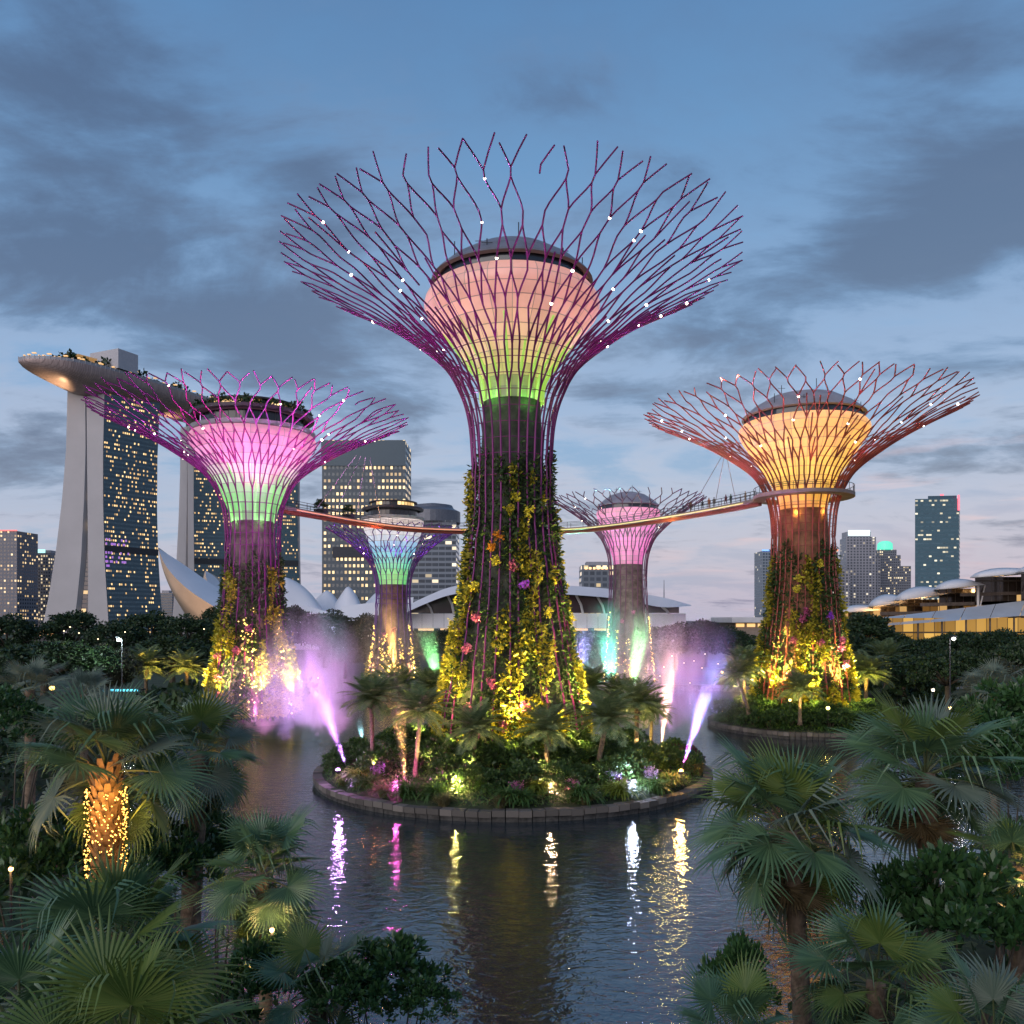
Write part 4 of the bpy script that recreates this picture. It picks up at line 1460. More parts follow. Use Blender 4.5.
# ------------------------------------------------------------------ convention hall across the lagoon
def hall():
    Y = 300.0
    o = at(400, 628, Y)
    o.z = 0
    t = thing('convention_hall', 'long low hall with curved white roof and dark glass behind the central tree tower', 'exhibition hall', o)

    def L(px, py, dy=0.0):
        return at(px, py, Y + dy) - o
    roof_top = dense([(395, 612), (425, 597), (455, 586), (500, 582), (560, 585), (620, 590), (665, 598), (691, 605)], 40)
    roof_bot = dense([(395, 618), (425, 604), (455, 594), (500, 591), (560, 594), (620, 599), (660, 607), (691, 606)], 40)
    wl = mat('hall white panels', (.60, .60, .64), .5, var=.05, vscale=.05)
    mb = MB()
    n = len(roof_top)
    vs = []
    for (xa, ya), (xb, yb) in zip(roof_top, roof_bot):
        vs += [L(xb, yb, -9), L(xa, ya, -4), L(xa, ya, 20), L(xb, yb, 60)]
    mb.add(vs, [(i * 4 + k, (i + 1) * 4 + k, (i + 1) * 4 + (k + 1) % 4, i * 4 + (k + 1) % 4) for i in range(n - 1) for k in range(4)])
    mb.build('roof', wl, t, smooth=False)
    gl = MB()
    for i in range(n - 3):
        a, b = roof_bot[i], roof_bot[i + 1]
        gl.add([L(a[0], 613), L(b[0], 613), L(b[0], b[1] - 1), L(a[0], a[1] - 1)], [(0, 1, 2, 3)])
    gl.build('glass_front', mat('hall dark glass', (.055, .04, .05), .15, var=.3, vscale=.06, spec=.7), t)
    for k in range(13):
        x = 408 + k * 21.5
        y1 = float(np.interp(x, roof_bot[:, 0], roof_bot[:, 1]))
        m = MB()
        m.tube([L(x + 3, 614, -1.2), L(x + 1, (614 + y1) / 2, -2.2), L(x - 4, y1 - .5, -3.5)], .45, 5)
        m.build('mullion', wl, t)
    lw = MB()
    for k in range(26):
        x = 400 + k * 11
        lw.add([L(x + .15, 628, -3), L(x + 10.85, 628, -3), L(x + 10.85, 613.5, -1.5), L(x + .15, 613.5, -1.5)], [(0, 1, 2, 3)])
    lw.build('lower_wall', wl, t)
    ls = MB()
    for k in range(13):
        p = L(404 + k * 22, 629.5, -3.4)
        ls.box(p, (5.5, .4, .8))
    ls.build('ground_floor_light', glowmat('warm hall light', (1, .60, .26), .9), t)
    m = MB()
    m.tube([L(664, 600, 10), L(664, 580, 10)], [.25, .12], 5)
    m.build('antenna', M_GREYMETAL, t)


hall()


# ------------------------------------------------------------------ terraced pavilion on the right
def pavilion():
    Y = 215.0
    o = at(900, 640, Y)
    o.z = 0
    t = thing('pavilion', 'terraced pavilion with stepped white roofs and amber lit windows on the right', 'pavilion', o)

    def L(px, py, dy=0.0):
        return at(px, py, Y + dy) - o
    wr = mat('pavilion roof', (.66, .65, .67), .5, var=.08, vscale=.1)
    dkm = mat('pavilion interior', (.10, .08, .07), .7, var=.2)
    amb = facademat('amber lit glazing', (.10, .06, .02), (.12, .08, .04), 2.6, 4.0, .06, .10, 1.6, ((1, .50, .08), (1, .58, .13)), .62, seed=41, rowvar=.0, colvar=.15)
    # eaves: lens-shaped canopies, each on a column
    for (x0, x1, yl, yt, yr, dy) in ((836, 884, 612, 604, 609, 40), (868, 908, 606, 593, 601, 30), (894, 950, 600, 585, 593, 20), (934, 984, 589, 578, 584, 10), (970, 1040, 577, 567, 571, 4), (1016, 1110, 572, 558, 562, 0)):
        m = MB()
        n = 14
        vs = []
        for i in range(n + 1):
            q = i / n
            x = x0 + (x1 - x0) * q
            ye = yl + (yr - yl) * q
            b = math.sin(PI * q) ** .7
            vs += [L(x, ye + .8, dy - 8), L(x, ye - (ye - yt) * b * .75, dy - 3), L(x, ye - (ye - yt) * b * .9, dy + 14), L(x, ye + 1.2 + b, dy + 10)]
        m.add(vs, [(i * 4 + k, (i + 1) * 4 + k, (i + 1) * 4 + (k + 1) % 4, i * 4 + (k + 1) % 4) for i in range(n) for k in range(4)])
        m.build('canopy_roof', wr, t, smooth=True)
        m = MB()
        m.wall(L(x0 + 5, 0, dy + 4)[:2], L(x1 - 3, 0, dy + 4)[:2], L(0, 618, dy)[2], L(0, yl - 1, dy)[2])
        m.build('upper_window', facademat('dim terrace glazing', (.05, .04, .035), (.10, .085, .075), 2.2, 3.2, .08, .12, .55, ((1, .48, .12), (1, .60, .22)), .55, seed=42, colvar=.9), t)
        m = MB()
        xc = x1 - (x1 - x0) * .12
        m.tube([L(xc, 628, dy - 4), L(xc, yr + .5, dy - 4)], .32, 8)
        m.tube([L(xc + 1, 612, dy - 4), L(xc + 7, yr + .8, dy - 2)], .18, 6)
        m.build('column', M_WHITE, t)
    # terrace slabs
    m = MB()
    for x0, x1, y, dy in ((880, 1110, 612, 9), (920, 1110, 603, 8), (960, 1110, 593, 7)):
        p, q = L(x0, y, dy), L(x1, y - 4, dy)
        m.add([p, q, q + Vector((0, 14, 0)), p + Vector((0, 14, 0)), p - Vector((0, 0, .9)), q - Vector((0, 0, .9))], [(0, 1, 2, 3), (4, 5, 1, 0)])
    m.build('terrace', dkm, t)
    # sloping translucent skirt roof and the amber windows below it
    m = MB()
    K = 11
    for k in range(K):
        xa, xb = 780 + k * 30, 780 + (k + 1) * 30 - .6
        def ytop(x): return 617 - (x - 880) * .118
        def ybot(x): return 626 - (x - 880) * .072
        m.add([L(xa, ybot(xa), -10), L(xb, ybot(xb), -10), L(xb + 6, ytop(xb), -2), L(xa + 6, ytop(xa), -2)], [(0, 1, 2, 3)])
    m.build('skirt_roof', mat('skirt roof glass', (.40, .43, .47), .3, var=.06, vscale=.15), t)
    m = MB()
    a, b = L(840, 640, -8), L(1100, 640, -8)
    m.wall(a[:2], b[:2], L(0, 640, -8)[2], L(0, 618, -8)[2])
    m.build('amber_window', amb, t)
    m = MB()
    for k in range(11):
        x = 846 + k * 24
        m.tube([L(x, 642, -9), L(x, 626 - (x - 880) * .072, -9)], .22, 6)
    m.build('post', dkm, t)
    m = MB()
    m.add([L(838, 652, -7), L(1110, 652, -7), L(1110, 652, 60), L(838, 652, 60)], [(0, 1, 2, 3)])
    m.build('floor_slab', dkm, t)
    lamp('pavilion_glow', 'POINT', at(925, 600, Y + 16), (1, .55, .2), 1500, rad=.6)
    lamp('pavilion_glow', 'POINT', at(990, 590, Y + 10), (1, .55, .2), 1500, rad=.6)
    lamp('pavilion_glow', 'POINT', at(880, 610, Y + 30), (1, .55, .2), 1500, rad=.6)
    # low wing further left
    o2 = at(735, 628, 330)
    o2.z = 0
    t2 = thing('low_terminal', 'low flat roofed building with warm lit eaves left of the amber tree tower', 'low building', o2)
    m = MB()
    m.prism([(0, 0), (52, 0), (52, 30), (0, 30)], 0, 14.2)
    m.build('wall', [mat('terminal wall', (.30, .24, .20), .7, var=.1)], t2)
    m = MB()
    m.prism([(-2, -3), (54, -3), (54, 32), (-2, 32)], 14.3, 16.4)
    m.build('roof', [wr], t2)
    m = MB()
    for k in range(12):
        m.box((2 + k * 4.3, -.3, 13.2), (3.2, .3, 1.3))
    m.build('eaves_light', glowmat('eaves amber', (1, .58, .20), 1.1), t2)
    m = MB()
    for x in (18, 27, 36, 44):
        m.lathe([(.05, 0), (.7, .4), (.7, 1.0), (.05, 1.5)], 8, (x, -1, 16.6))
    m.build('roof_lamp', glowmat('roof lamp', (1, .72, .42), 5), t2)


pavilion()
lg = thing('garden_kiosk', 'small kiosk with warm lit windows among the trees left of the hotel', 'kiosk', tuple(at(34, 634, 260).xy) + (0,))
mb = MB(); mb.prism([(0, 0), (6.5, 0), (6.5, 5), (0, 5)], 0, 12.2); mb.build('wall', [M_DARKMETAL], lg)
mb = MB(); mb.prism([(-.6, -.6), (7.1, -.6), (7.1, 5.6), (-.6, 5.6)], 12.25, 12.6); mb.build('roof', [M_DARKMETAL], lg)
mb = MB()
for k in range(5):
    mb.box((.8 + k * 1.25, -.1, 11.2), (1.0, .1, 1.5))
mb.build('lit_window', glowmat('kiosk light', (1, .45, .12), 1.6), lg)
# ------------------------------------------------------------------ broad trees
def broad_meshes(seed, kind):
    """trunk with limbs and a crown of leaf clumps, 10 m high, about 10 m wide"""
    r = random.Random(seed)
    flat = {'round': .62, 'spreading': .38, 'tall': .85}[kind]
    base = {'round': .42, 'spreading': .55, 'tall': .42}[kind]
    wid = {'round': 4.6, 'spreading': 5.6, 'tall': 3.3}[kind]
    tr = MB()
    tr.tube([(0, 0, -1), (.1, .05, 2), (.0, .1, 10 * base)], [.42, .34, .26], 8)
    cl = []
    nc = 34
    for k in range(nc):
        a = 2 * PI * k * .618 + r.uniform(-.3, .3)
        q = math.sqrt((k + .5) / nc)
        el = (1 - q * q) ** .5
        cl.append(Vector((wid * q * math.cos(a) * r.uniform(.82, 1.05), wid * q * math.sin(a) * r.uniform(.82, 1.05), 10 * (base + .02) + (10 - 10 * base - 1.0) * el * r.uniform(.75, 1.05) * (1 if kind != 'spreading' else .9))))
    for c in cl[::3]:
        m = Vector((c.x * .45, c.y * .45, 10 * base + (c.z - 10 * base) * .35))
        tr.tube([(0, .1, 10 * base - .6), m, c * .96], [.2, .12, .05], 5)
    for k in range(10):
        a = r.uniform(0, 2 * PI)
        q = r.uniform(.3, .8) * wid
        cl.append(Vector((q * math.cos(a), q * math.sin(a), 10 * base + r.uniform(-.4, 1.2))))
    P, D = [], []
    for c in cl:
        cr = r.uniform(.8, 1.5)
        k = int(110 * cr)
        d = rand_dirs(k)
        d[:, 2] = d[:, 2] * .8 + .12
        p = np.array(c) + d * np.array([cr, cr, cr * .62]) * (rng.random((k, 1)) ** .35)
        P.append(p)
        D.append(d * .6 + rand_dirs(k) * .8)
    P, D = np.concatenate(P), np.concatenate(D)
    me = cloud_mesh('crown', [leaf_cloud(P, D, rng.uniform(.30, .62, len(P)), .30)])
    me.materials.append(M_TREELEAF)
    tro = tr.build('trunk', M_WOOD, smooth=True)
    tm = tro.data
    bpy.data.objects.remove(tro)
    return tm, me


BROAD = {k: [broad_meshes(s, k) for s in ss] for k, ss in (('round', (1, 2, 3)), ('spreading', (4, 5)), ('tall', (6, 7)))}


def broad_tree(px, ytop, hw, Y, kind, label, group, brown=False):
    p = at(px, ytop, Y)
    z0 = float(ground_z(p.x, Y))
    h = p.z - z0
    wid = {'round': 4.9, 'spreading': 5.9, 'tall': 3.6}[kind]
    sx = hw / F * Y / wid
    tm, cm = random.choice(BROAD[kind])
    t = thing('broad_tree', label, 'tree', (p.x, Y, z0), random.uniform(0, 6.28), group)
    a, b = link('trunk', tm, t), link('crown', cm, t)
    for o in (a, b):
        o.scale = (sx, sx, h / 10.2)
    if brown:
        b.material_slots[0].link = 'OBJECT'
        b.material_slots[0].material = M_TREELEAF2
    return t


def wood(rows, where, group):
    rows = sorted(rows)
    for i, (px, yt, hw, Y, kind, extra) in enumerate(rows):
        w = {'round': 'round', 'spreading': 'spreading', 'tall': 'tall'}[kind]
        broad_tree(px, yt, hw, Y, kind, f'{extra} {w} tree, {ORD[i]} from left {where}', group, 'brown' in extra or 'mauve' in extra)


wood([(8, 611, 30, 230, 'round', 'dark'), (72, 609, 34, 240, 'round', 'dark green'), (118, 617, 30, 225, 'round', 'dark green'), (150, 608, 32, 250, 'round', 'dark'),
      (190, 612, 34, 235, 'round', 'dark'), (222, 604, 26, 260, 'round', 'dark')], 'in the row below the hotel', 'trees in the row below the hotel')
wood([(45, 634, 68, 120, 'spreading', 'large dark'), (106, 641, 34, 132, 'round', 'dark brown tinged'), (172, 634, 42, 165, 'round', 'deep green'), (4, 655, 26, 105, 'round', 'low dark')],
     'on the left bank before the hotel', 'trees on the left bank')
wood([(292, 604, 26, 255, 'round', 'mauve brown'), (325, 607, 34, 245, 'round', 'mauve brown'), (368, 612, 30, 235, 'round', 'mauve brown'), (412, 626, 26, 240, 'round', 'dim'), (446, 628, 28, 250, 'round', 'dim'),
      (345, 632, 26, 200, 'round', 'brown')], 'behind the lilac mist', 'dim trees behind the mist')
wood([(566, 628, 26, 240, 'round', 'dim'), (592, 630, 26, 225, 'round', 'dim'), (618, 627, 28, 240, 'round', 'dim'), (652, 622, 24, 250, 'round', 'mauve'), (676, 620, 28, 235, 'round', 'mauve'), (706, 618, 24, 250, 'round', 'dim'),
      (728, 624, 26, 230, 'round', 'dark'), (752, 634, 26, 190, 'round', 'dark')], 'right of the tallest tower', 'dim trees on the far shore')
wood([(866, 610, 30, 185, 'tall', 'tall dark'), (846, 628, 30, 170, 'round', 'dark'), (890, 630, 26, 195, 'round', 'dark'), (918, 634, 32, 160, 'spreading', 'dark green'), (905, 652, 36, 145, 'round', 'dark'),
      (958, 627, 34, 175, 'spreading', 'dark green'), (948, 644, 44, 125, 'spreading', 'dark'), (1002, 625, 36, 150, 'spreading', 'dark green'), (1020, 638, 40, 120, 'spreading', 'dark'), (868, 654, 22, 165, 'round', 'dark'),
      (1000, 654, 30, 105, 'round', 'dark brown tinged')], 'in the wood below the pavilion', 'trees in the wood below the pavilion')


# ------------------------------------------------------------------ date palms
def pinnate_crown(seed, nf, Lf, lw, droop=1.0, leafl=.75):
    r = random.Random(seed)
    V, Fs, off = [], [], 0
    for k in range(nf):
        az = k * 2.39996 + r.uniform(-.2, .2)
        e0 = R(82 - 95 * (k / nf) ** 1.15 + r.uniform(-6, 6))
        L = Lf * r.uniform(.85, 1.08)
        n = 11
        p = Vector((0, 0, 0))
        pts = [p.copy()]
        e = e0
        for i in range(n):
            p = p + Vector((math.cos(e), 0, math.sin(e))) * (L / n)
            pts.append(p.copy())
            e -= R(8.2 * droop) * (1.1 if e0 > 0 else .8)
        ca, sa = math.cos(az), math.sin(az)
        rot = Matrix.Rotation(az, 3, 'Z')
        for i in range(1, n + 1):
            for h in (0, .5):
                q = pts[i - 1].lerp(pts[i], h)
                tdir = (pts[i] - pts[i - 1]).normalized()
                up = Vector((-tdir.z, 0, tdir.x))
                f = (i - 1 + h) / n
                ll = leafl * Lf / 3 * math.sin(PI * min(1, .18 + f * .80)) ** .7 * r.uniform(.85, 1.1)
                for sg in (-1, 1):
                    d = (tdir * .55 + Vector((0, sg, 0)) * .85 + up * .25 + Vector((0, 0, -.22))).normalized()
                    m = q + d * ll * .5
                    s = tdir * lw * .5
                    quad = [q, m + s, q + d * ll + Vector((0, 0, -.12 * ll)), m - s]
                    V += [rot @ x for x in quad]
                    Fs.append((off, off + 1, off + 2, off + 3))
                    off += 4
        for i in range(n):          # rachis
            a, b = pts[i], pts[i + 1]
            w = .035 * (1 - i / n) + .01
            quad = [a + Vector((0, w, 0)), b + Vector((0, w, 0)), b - Vector((0, w, 0)), a - Vector((0, w, 0))]
            V += [rot @ x for x in quad]
            Fs.append((off, off + 1, off + 2, off + 3))
            off += 4
    me = bpy.data.meshes.new('crown')
    me.from_pydata([tuple(v) for v in V], [], Fs)
    return me


DATE = [pinnate_crown(s, 40, 2.9, .125, .58, .85) for s in (1, 2, 3)]
for me in DATE:
    me.materials.append(M_DATE)


def date_trunk(h, r0, lean, seed):
    r = random.Random(seed)
    mb = MB()
    pts = [(lean[0] * (q ** 1.5), lean[1] * (q ** 1.5), -.4 + (h + .4) * q) for q in np.linspace(0, 1, 9)]
    mb.tube(pts, [r0 * (1.35 - .5 * min(1, q * 3)) if q < .33 else r0 * (.86 + .02 * r.random()) for q in np.linspace(0, 1, 9)], 9)
    for k in range(26):
        a, z = k * 2.4, h - .9 + .9 * k / 26
        mb.tube([(lean[0] + r0 * .8 * math.cos(a), lean[1] + r0 * .8 * math.sin(a), z), (lean[0] + r0 * 1.7 * math.cos(a), lean[1] + r0 * 1.7 * math.sin(a), z + .28)], [.07, .03], 4)
    return mb


def date_palm(px, pyc, pyb, Y, crad, label, group, lit=None, lean=(0, 0)):
    c = at(px, pyc, Y)
    b = at(px, pyb, Y)
    z0 = b.z
    h = c.z - z0
    t = thing('date_palm', label, 'palm', (c.x - lean[0], Y - lean[1], z0), 0, group)
    date_trunk(h, .24 * crad / 2.9, lean, int(px)).build('trunk', M_BARK, t, smooth=True)
    o = link('crown', random.choice(DATE), t, (lean[0], lean[1], h))
    s = crad / 2.45
    o.scale = (s, s, s)
    o.rotation_euler = (0, 0, random.uniform(0, 6.28))
    return t


IP = [(371, 700, 772, 74, 2.75, 'tall date palm at the left end of the central island'), (397, 690, 765, 84, 2.9, 'date palm behind the orange fountain jet'), (430, 688, 760, 92, 2.8, 'date palm close to the left foot of the tallest tower'),
      (421, 712, 778, 72.5, 2.75, 'slightly leaning date palm right of the orange fountain jet'), (474, 731, 780, 71, 2.75, 'short date palm before the left foot of the tallest tower'),
      (547, 731, 783, 70.5, 2.75, 'short date palm before the right foot of the tallest tower with lit trunk'), (607, 720, 782, 71.5, 3.0, 'dark leaning date palm right of the tallest tower'),
      (590, 688, 755, 92, 2.9, 'date palm close behind the right foot of the tallest tower'), (618, 694, 756, 93, 2.5, 'small date palm at the back of the central island'), (637, 704, 765, 79, 2.9, 'tall date palm with gold lit trunk on the right of the island'),
      (652, 712, 763, 82, 2.2, 'date palm nearest the pink and blue beam')]
for a in IP:
    date_palm(*a[:5], a[5], 'date palms on the central island', lean=(.5 if '421' in str(a[0]) else (.9 if a[0] == 607 else random.uniform(-.2, .2)), 0))
OP = [(146, 667, 694, 150, 4.2, 'palm lit gold left of the three by the street lamp'), (171, 656, 700, 165, 4.4, 'grey palm standing behind two gold lit palms'), (187, 669, 700, 148, 3.9, 'gold lit palm nearest the pink and green tower'),
      (744, 668, 712, 116, 3.6, 'yellow lit palm at the left end of the amber tower island'), (736, 676, 716, 112, 3.2, 'dark slanting palm leaning over the water at the amber tower island'),
      (886, 660, 690, 152, 4.6, 'bright yellow palm right of the amber tree tower'), (866, 674, 706, 132, 4.2, 'dim yellow palm close to the right foot of the amber tower'),
      (913, 668, 690, 160, 3.2, 'dim slender palm on the paved path'), (800, 690, 722, 106, 2.9, 'small palm before the foot of the amber tree tower')]
for a in OP:
    date_palm(*a[:5], a[5], 'palms on the far banks', lean=((-1.8, 0) if a[0] == 736 else (0, 0)))
for px, py, Y, e, col in ((150, 688, 146, 900, (1, .6, .12)), (188, 690, 144, 900, (1, .6, .12)), (744, 706, 113, 700, (1, .7, .15)), (886, 684, 148, 1600, (1, .72, .1)), (868, 700, 129, 600, (1, .72, .12)), (803, 716, 104, 250, (1, .7, .2))):
    p = at(px, py, Y)
    lamp('palm_uplight', 'SPOT', p, col, e * 9, p + Vector((0, 2.0, 6)), 110, .8, .1)


# ------------------------------------------------------------------ fan palms
def fan_frond(seed, bend, droop, nseg=36, Lp=1.0, Lb=1.05):
    """petiole along +Y then a pleated fan; unit size about 2 m long"""
    r = random.Random(seed)
    mb = MB()
    n = 6
    pts, e, p = [], 0.0, Vector((0, 0, 0))
    for i in range(n + 1):
        pts.append(p.copy())
        p = p + Vector((0, math.cos(e), math.sin(e))) * (Lp / n)
        e -= R(bend) / n
    mb.tube(pts, [.032, .026, .022, .02, .018, .017, .016], 5, 1)
    hub = pts[-1]
    ydir = Vector((0, math.cos(e), math.sin(e)))
    zdir = Vector((0, -math.sin(e), math.cos(e)))
    xdir = Vector((1, 0, 0))
    span = R(140)
    da = 2 * span / nseg
    st = [0.0, .22, .46, .62, .8, .92, 1.0]
    for k in range(nseg):
        a = -span + da * (k + .5)
        dirv = ydir * math.cos(a) + xdir * math.sin(a)
        sid = -ydir * math.sin(a) + xdir * math.cos(a)
        L = Lb * (1 - .22 * (abs(a) / span) ** 2) * r.uniform(.93, 1.05)
        tipd = droop * r.uniform(.5, 1.6)
        snap = r.random() < .16          # a snapped, hanging tip
        vs = []
        for q in st:
            d = q * L
            full = d * math.tan(da / 2) * 1.02
            hw = full if q <= .46 else full * max(0.0, (1 - q) / .54) ** .8 * .95 * (.46 / q) + .002
            sag = .05 * q * q * L * (1 + .6 * abs(math.sin(a))) + tipd * max(0, q - .46) ** 2 * L * 1.5
            back = 0.0
            if snap and q > .7:
                sag += (q - .7) * L * 1.5
                back = (q - .7) * L * .75
            cpt = hub + dirv * (d - back - .25 * sag) - zdir * sag * .55 - Vector((0, 0, sag * .55))
            # sides of the blade lift a little: a shallow cup
            cpt += zdir * (.16 * abs(math.sin(a)) ** 2 * d)
            vs += [cpt - sid * hw - zdir * hw * .55, cpt, cpt + sid * hw - zdir * hw * .55]
        fs = []
        for i in range(len(st) - 1):
            b = i * 3
            fs += [(b, b + 1, b + 4, b + 3), (b + 1, b + 2, b + 5, b + 4)]
        mb.add(vs, fs, 0)
    return mb


FROND = []
for s, (bd, dr) in enumerate(((3, .10), (14, .18), (36, .30), (62, .42), (24, .24))):
    o = fan_frond(s + 3, bd, dr).build('frond', [M_FAN, mat('petiole', (.10, .12, .05), .5, var=.2, vscale=3)])
    FROND.append(o.data)
    bpy.data.objects.remove(o)


def fan_palm(px, pyc, Y, rad, label, nf=30, trunk_px=None, trunk_r=.17, leaf=None, lit=False, e_lo=-62, e_hi=84, seed=0, boots=False, face=0.0, skirt=0, openfront=False):
    r = random.Random(seed + int(px))
    c = at(px, pyc, Y)
    bx = at(trunk_px, pyc, Y).x if trunk_px else c.x
    z0 = float(ground_z(bx, Y)) - .2
    h = max(.25, c.z - z0)
    t = thing('fan_palm', label, 'palm', (bx, Y, z0), 0, 'fan palms on the near bank')
    dx = c.x - bx
    mb = MB()
    n = 22
    pts = [(dx * (i / n) ** 1.6, 0, -.3 + (h + .3) * i / n) for i in range(n + 1)]
    mb.tube(pts, [trunk_r * (1.25 - .25 * min(1, i / 5)) * (1.0 + .05 * (i % 2)) for i in range(n + 1)], 12)
    tr = mb.build('trunk', M_BARK, t, smooth=True)
    if boots:
        bm_ = MB()
        hb = min(h, 3.6)
        for k in range(150):
            a, q = k * 2.39996, k / 150
            z = h - hb + hb * q
            rr_ = trunk_r * (1.0 + .1 * q)
            x_, y_ = math.cos(a), math.sin(a)
            o = Vector((dx * (z / h) ** 1.6 + x_ * rr_, y_ * rr_, z))
            tan = Vector((-y_, x_, 0))
            w = .11
            tip = o + Vector((x_ * .13, y_ * .13, .30 + .1 * r.random()))
            bm_.add([o - tan * w, o + tan * w, tip + tan * w * .55, tip - tan * w * .55, o - tan * w - Vector((x_, y_, 0)) * .04, o + tan * w - Vector((x_, y_, 0)) * .04],
                    [(0, 1, 2, 3), (4, 0, 3), (1, 5, 2)])
        bm_.build('leaf_base', mat('leaf boot', (.20, .12, .065), .85, var=.4, vscale=4), tr)
    top = Vector((dx, 0, h))
    s0 = rad / 1.95
    for k in range(nf):
        q = (k + .5) / nf
        el = e_hi + (e_lo - e_hi) * q ** .85 + r.uniform(-7, 7)
        az = k * 137.508 + r.uniform(-12, 12) + seed * 40
        vi = 0 if el > 55 else (1 if el > 25 else (4 if el > 5 else (2 if el > -25 else 3)))
        if openfront and el < (22 if lit else 0) and math.cos(R(az)) < -.45:
            continue
        o = link('frond', FROND[vi], t)
        s = s0 * r.uniform(.86, 1.08) * (.8 if el > 70 else 1)
        M = Matrix.Translation(top + Vector((0, 0, -.35 * q))) @ Matrix.Rotation(R(az), 4, 'Z') @ Matrix.Rotation(R(el), 4, 'X') @ Matrix.Rotation(r.uniform(-.5, .5), 4, 'Y') @ Matrix.Scale(s, 4)
        o.matrix_local = M
        lf = leaf if leaf is not None else r.choice([None, None, None, None, M_FANY, M_FANGREY])
        if lf is not None:
            o.material_slots[0].link = 'OBJECT'
            o.material_slots[0].material = lf
    for k in range(skirt):
        az, el = k * 137.5 + 20, -74 + r.uniform(-6, 8)
        o = link('dead_frond', FROND[3], t)
        o.matrix_local = Matrix.Translation(top + Vector((0, 0, -.5))) @ Matrix.Rotation(R(az), 4, 'Z') @ Matrix.Rotation(R(el), 4, 'X') @ Matrix.Scale(s0 * .7, 4)
        o.material_slots[0].link = 'OBJECT'
        o.material_slots[0].material = M_DRY
    if lit:
        sb = MB()
        hb = min(h, 2.9) if lit is True else lit
        for k in range(520 if lit is True else 120):
            a, z = r.uniform(0, 2 * PI), h - .55 - hb * r.random()
            rr_ = trunk_r * 1.12 + .11 + .08 * r.random()
            x_, y_, s_ = dx * (z / h) ** 1.6 + rr_ * math.cos(a), rr_ * math.sin(a), r.uniform(.012, .026) * Y / 20
            sb.add([(x_ - s_, y_, z), (x_, y_ - s_, z), (x_ + s_, y_, z), (x_, y_ + s_, z), (x_, y_, z + s_), (x_, y_, z - s_)],
                   [(0, 1, 4), (1, 2, 4), (2, 3, 4), (3, 0, 4), (1, 0, 5), (2, 1, 5), (3, 2, 5), (0, 3, 5)])
        tag(sb.build('fairy_lights', glowmat('warm fairy light', (1, .46, .08), 5), t), kind='stuff')
    return t, c


fan_palm(106, 765, 21.5, 2.65, 'large fan palm with gold fairy lights round its trunk', nf=32, trunk_r=.29, lit=True, boots=True, seed=1, e_lo=-30, openfront=True)
fan_palm(200, 752, 26, 2.3, 'fan palm over the water right behind the fairy lit palm', nf=24, trunk_px=186, trunk_r=.30, seed=2, e_lo=-50, skirt=3)
fan_palm(116, 955, 12.6, 1.95, 'biggest fan palm in front, under the fairy lit palm', nf=26, seed=3, trunk_r=.2, e_lo=-35)
fan_palm(125, 1052, 8.6, 1.55, 'yellow green fan palm cut by the bottom edge at left', nf=15, seed=4, e_lo=-5, leaf=M_FANY)
fan_palm(20, 1030, 9.6, 1.6, 'low fan palm in the bottom left corner', nf=14, seed=5, e_lo=-20)
fan_palm(262, 872, 19, 1.75, 'medium fan palm by the water with an orange lamp behind', nf=30, trunk_px=268, trunk_r=.15, seed=6)
fan_palm(318, 985, 14.4, 1.45, 'small sparse fan palm at the bottom edge over lilac water', nf=15, trunk_r=.14, seed=7, e_lo=-40)
fan_palm(790, 830, 19.5, 2.55, 'tall fan palm right of centre with water all round its trunk', nf=38, trunk_px=806, trunk_r=.21, seed=8, e_lo=-40, openfront=True, skirt=4)
fan_palm(925, 772, 23, 2.7, 'fan palm with thick brown trunk beside a dark bush at right', nf=36, trunk_px=934, trunk_r=.26, seed=9, e_lo=-40, openfront=True, skirt=6)
fan_palm(876, 980, 15.5, 1.75, 'low fan palm between two palm trunks at the lower right', nf=22, seed=10, e_lo=-35)
fan_palm(1018, 865, 20.5, 1.7, 'fan palm cut by the right picture edge', nf=24, seed=11)
fan_palm(995, 1040, 10.5, 1.35, 'spiky fan palm in the bottom right corner', nf=15, seed=12, e_lo=0)
fan_palm(735, 1032, 13.2, 1.25, 'low fan palm at the bottom edge under the leafy shrub', nf=13, seed=13, e_lo=0)
fan_palm(994, 690, 54, 2.7, 'grey fan palm with gold lit trunk on the right bank', nf=28, trunk_r=.3, seed=14, leaf=M_FANGREY, lit=2.4)
fan_palm(30, 690, 52, 2.7, 'grey fan palm near the left picture border', nf=28, trunk_r=.3, seed=15, leaf=M_FANGREY, e_lo=-70)
fan_palm(84, 694, 46, 2.0, 'low grey fan palm behind the fairy lit palm', nf=22, trunk_r=.2, seed=16, leaf=M_FANGREY)


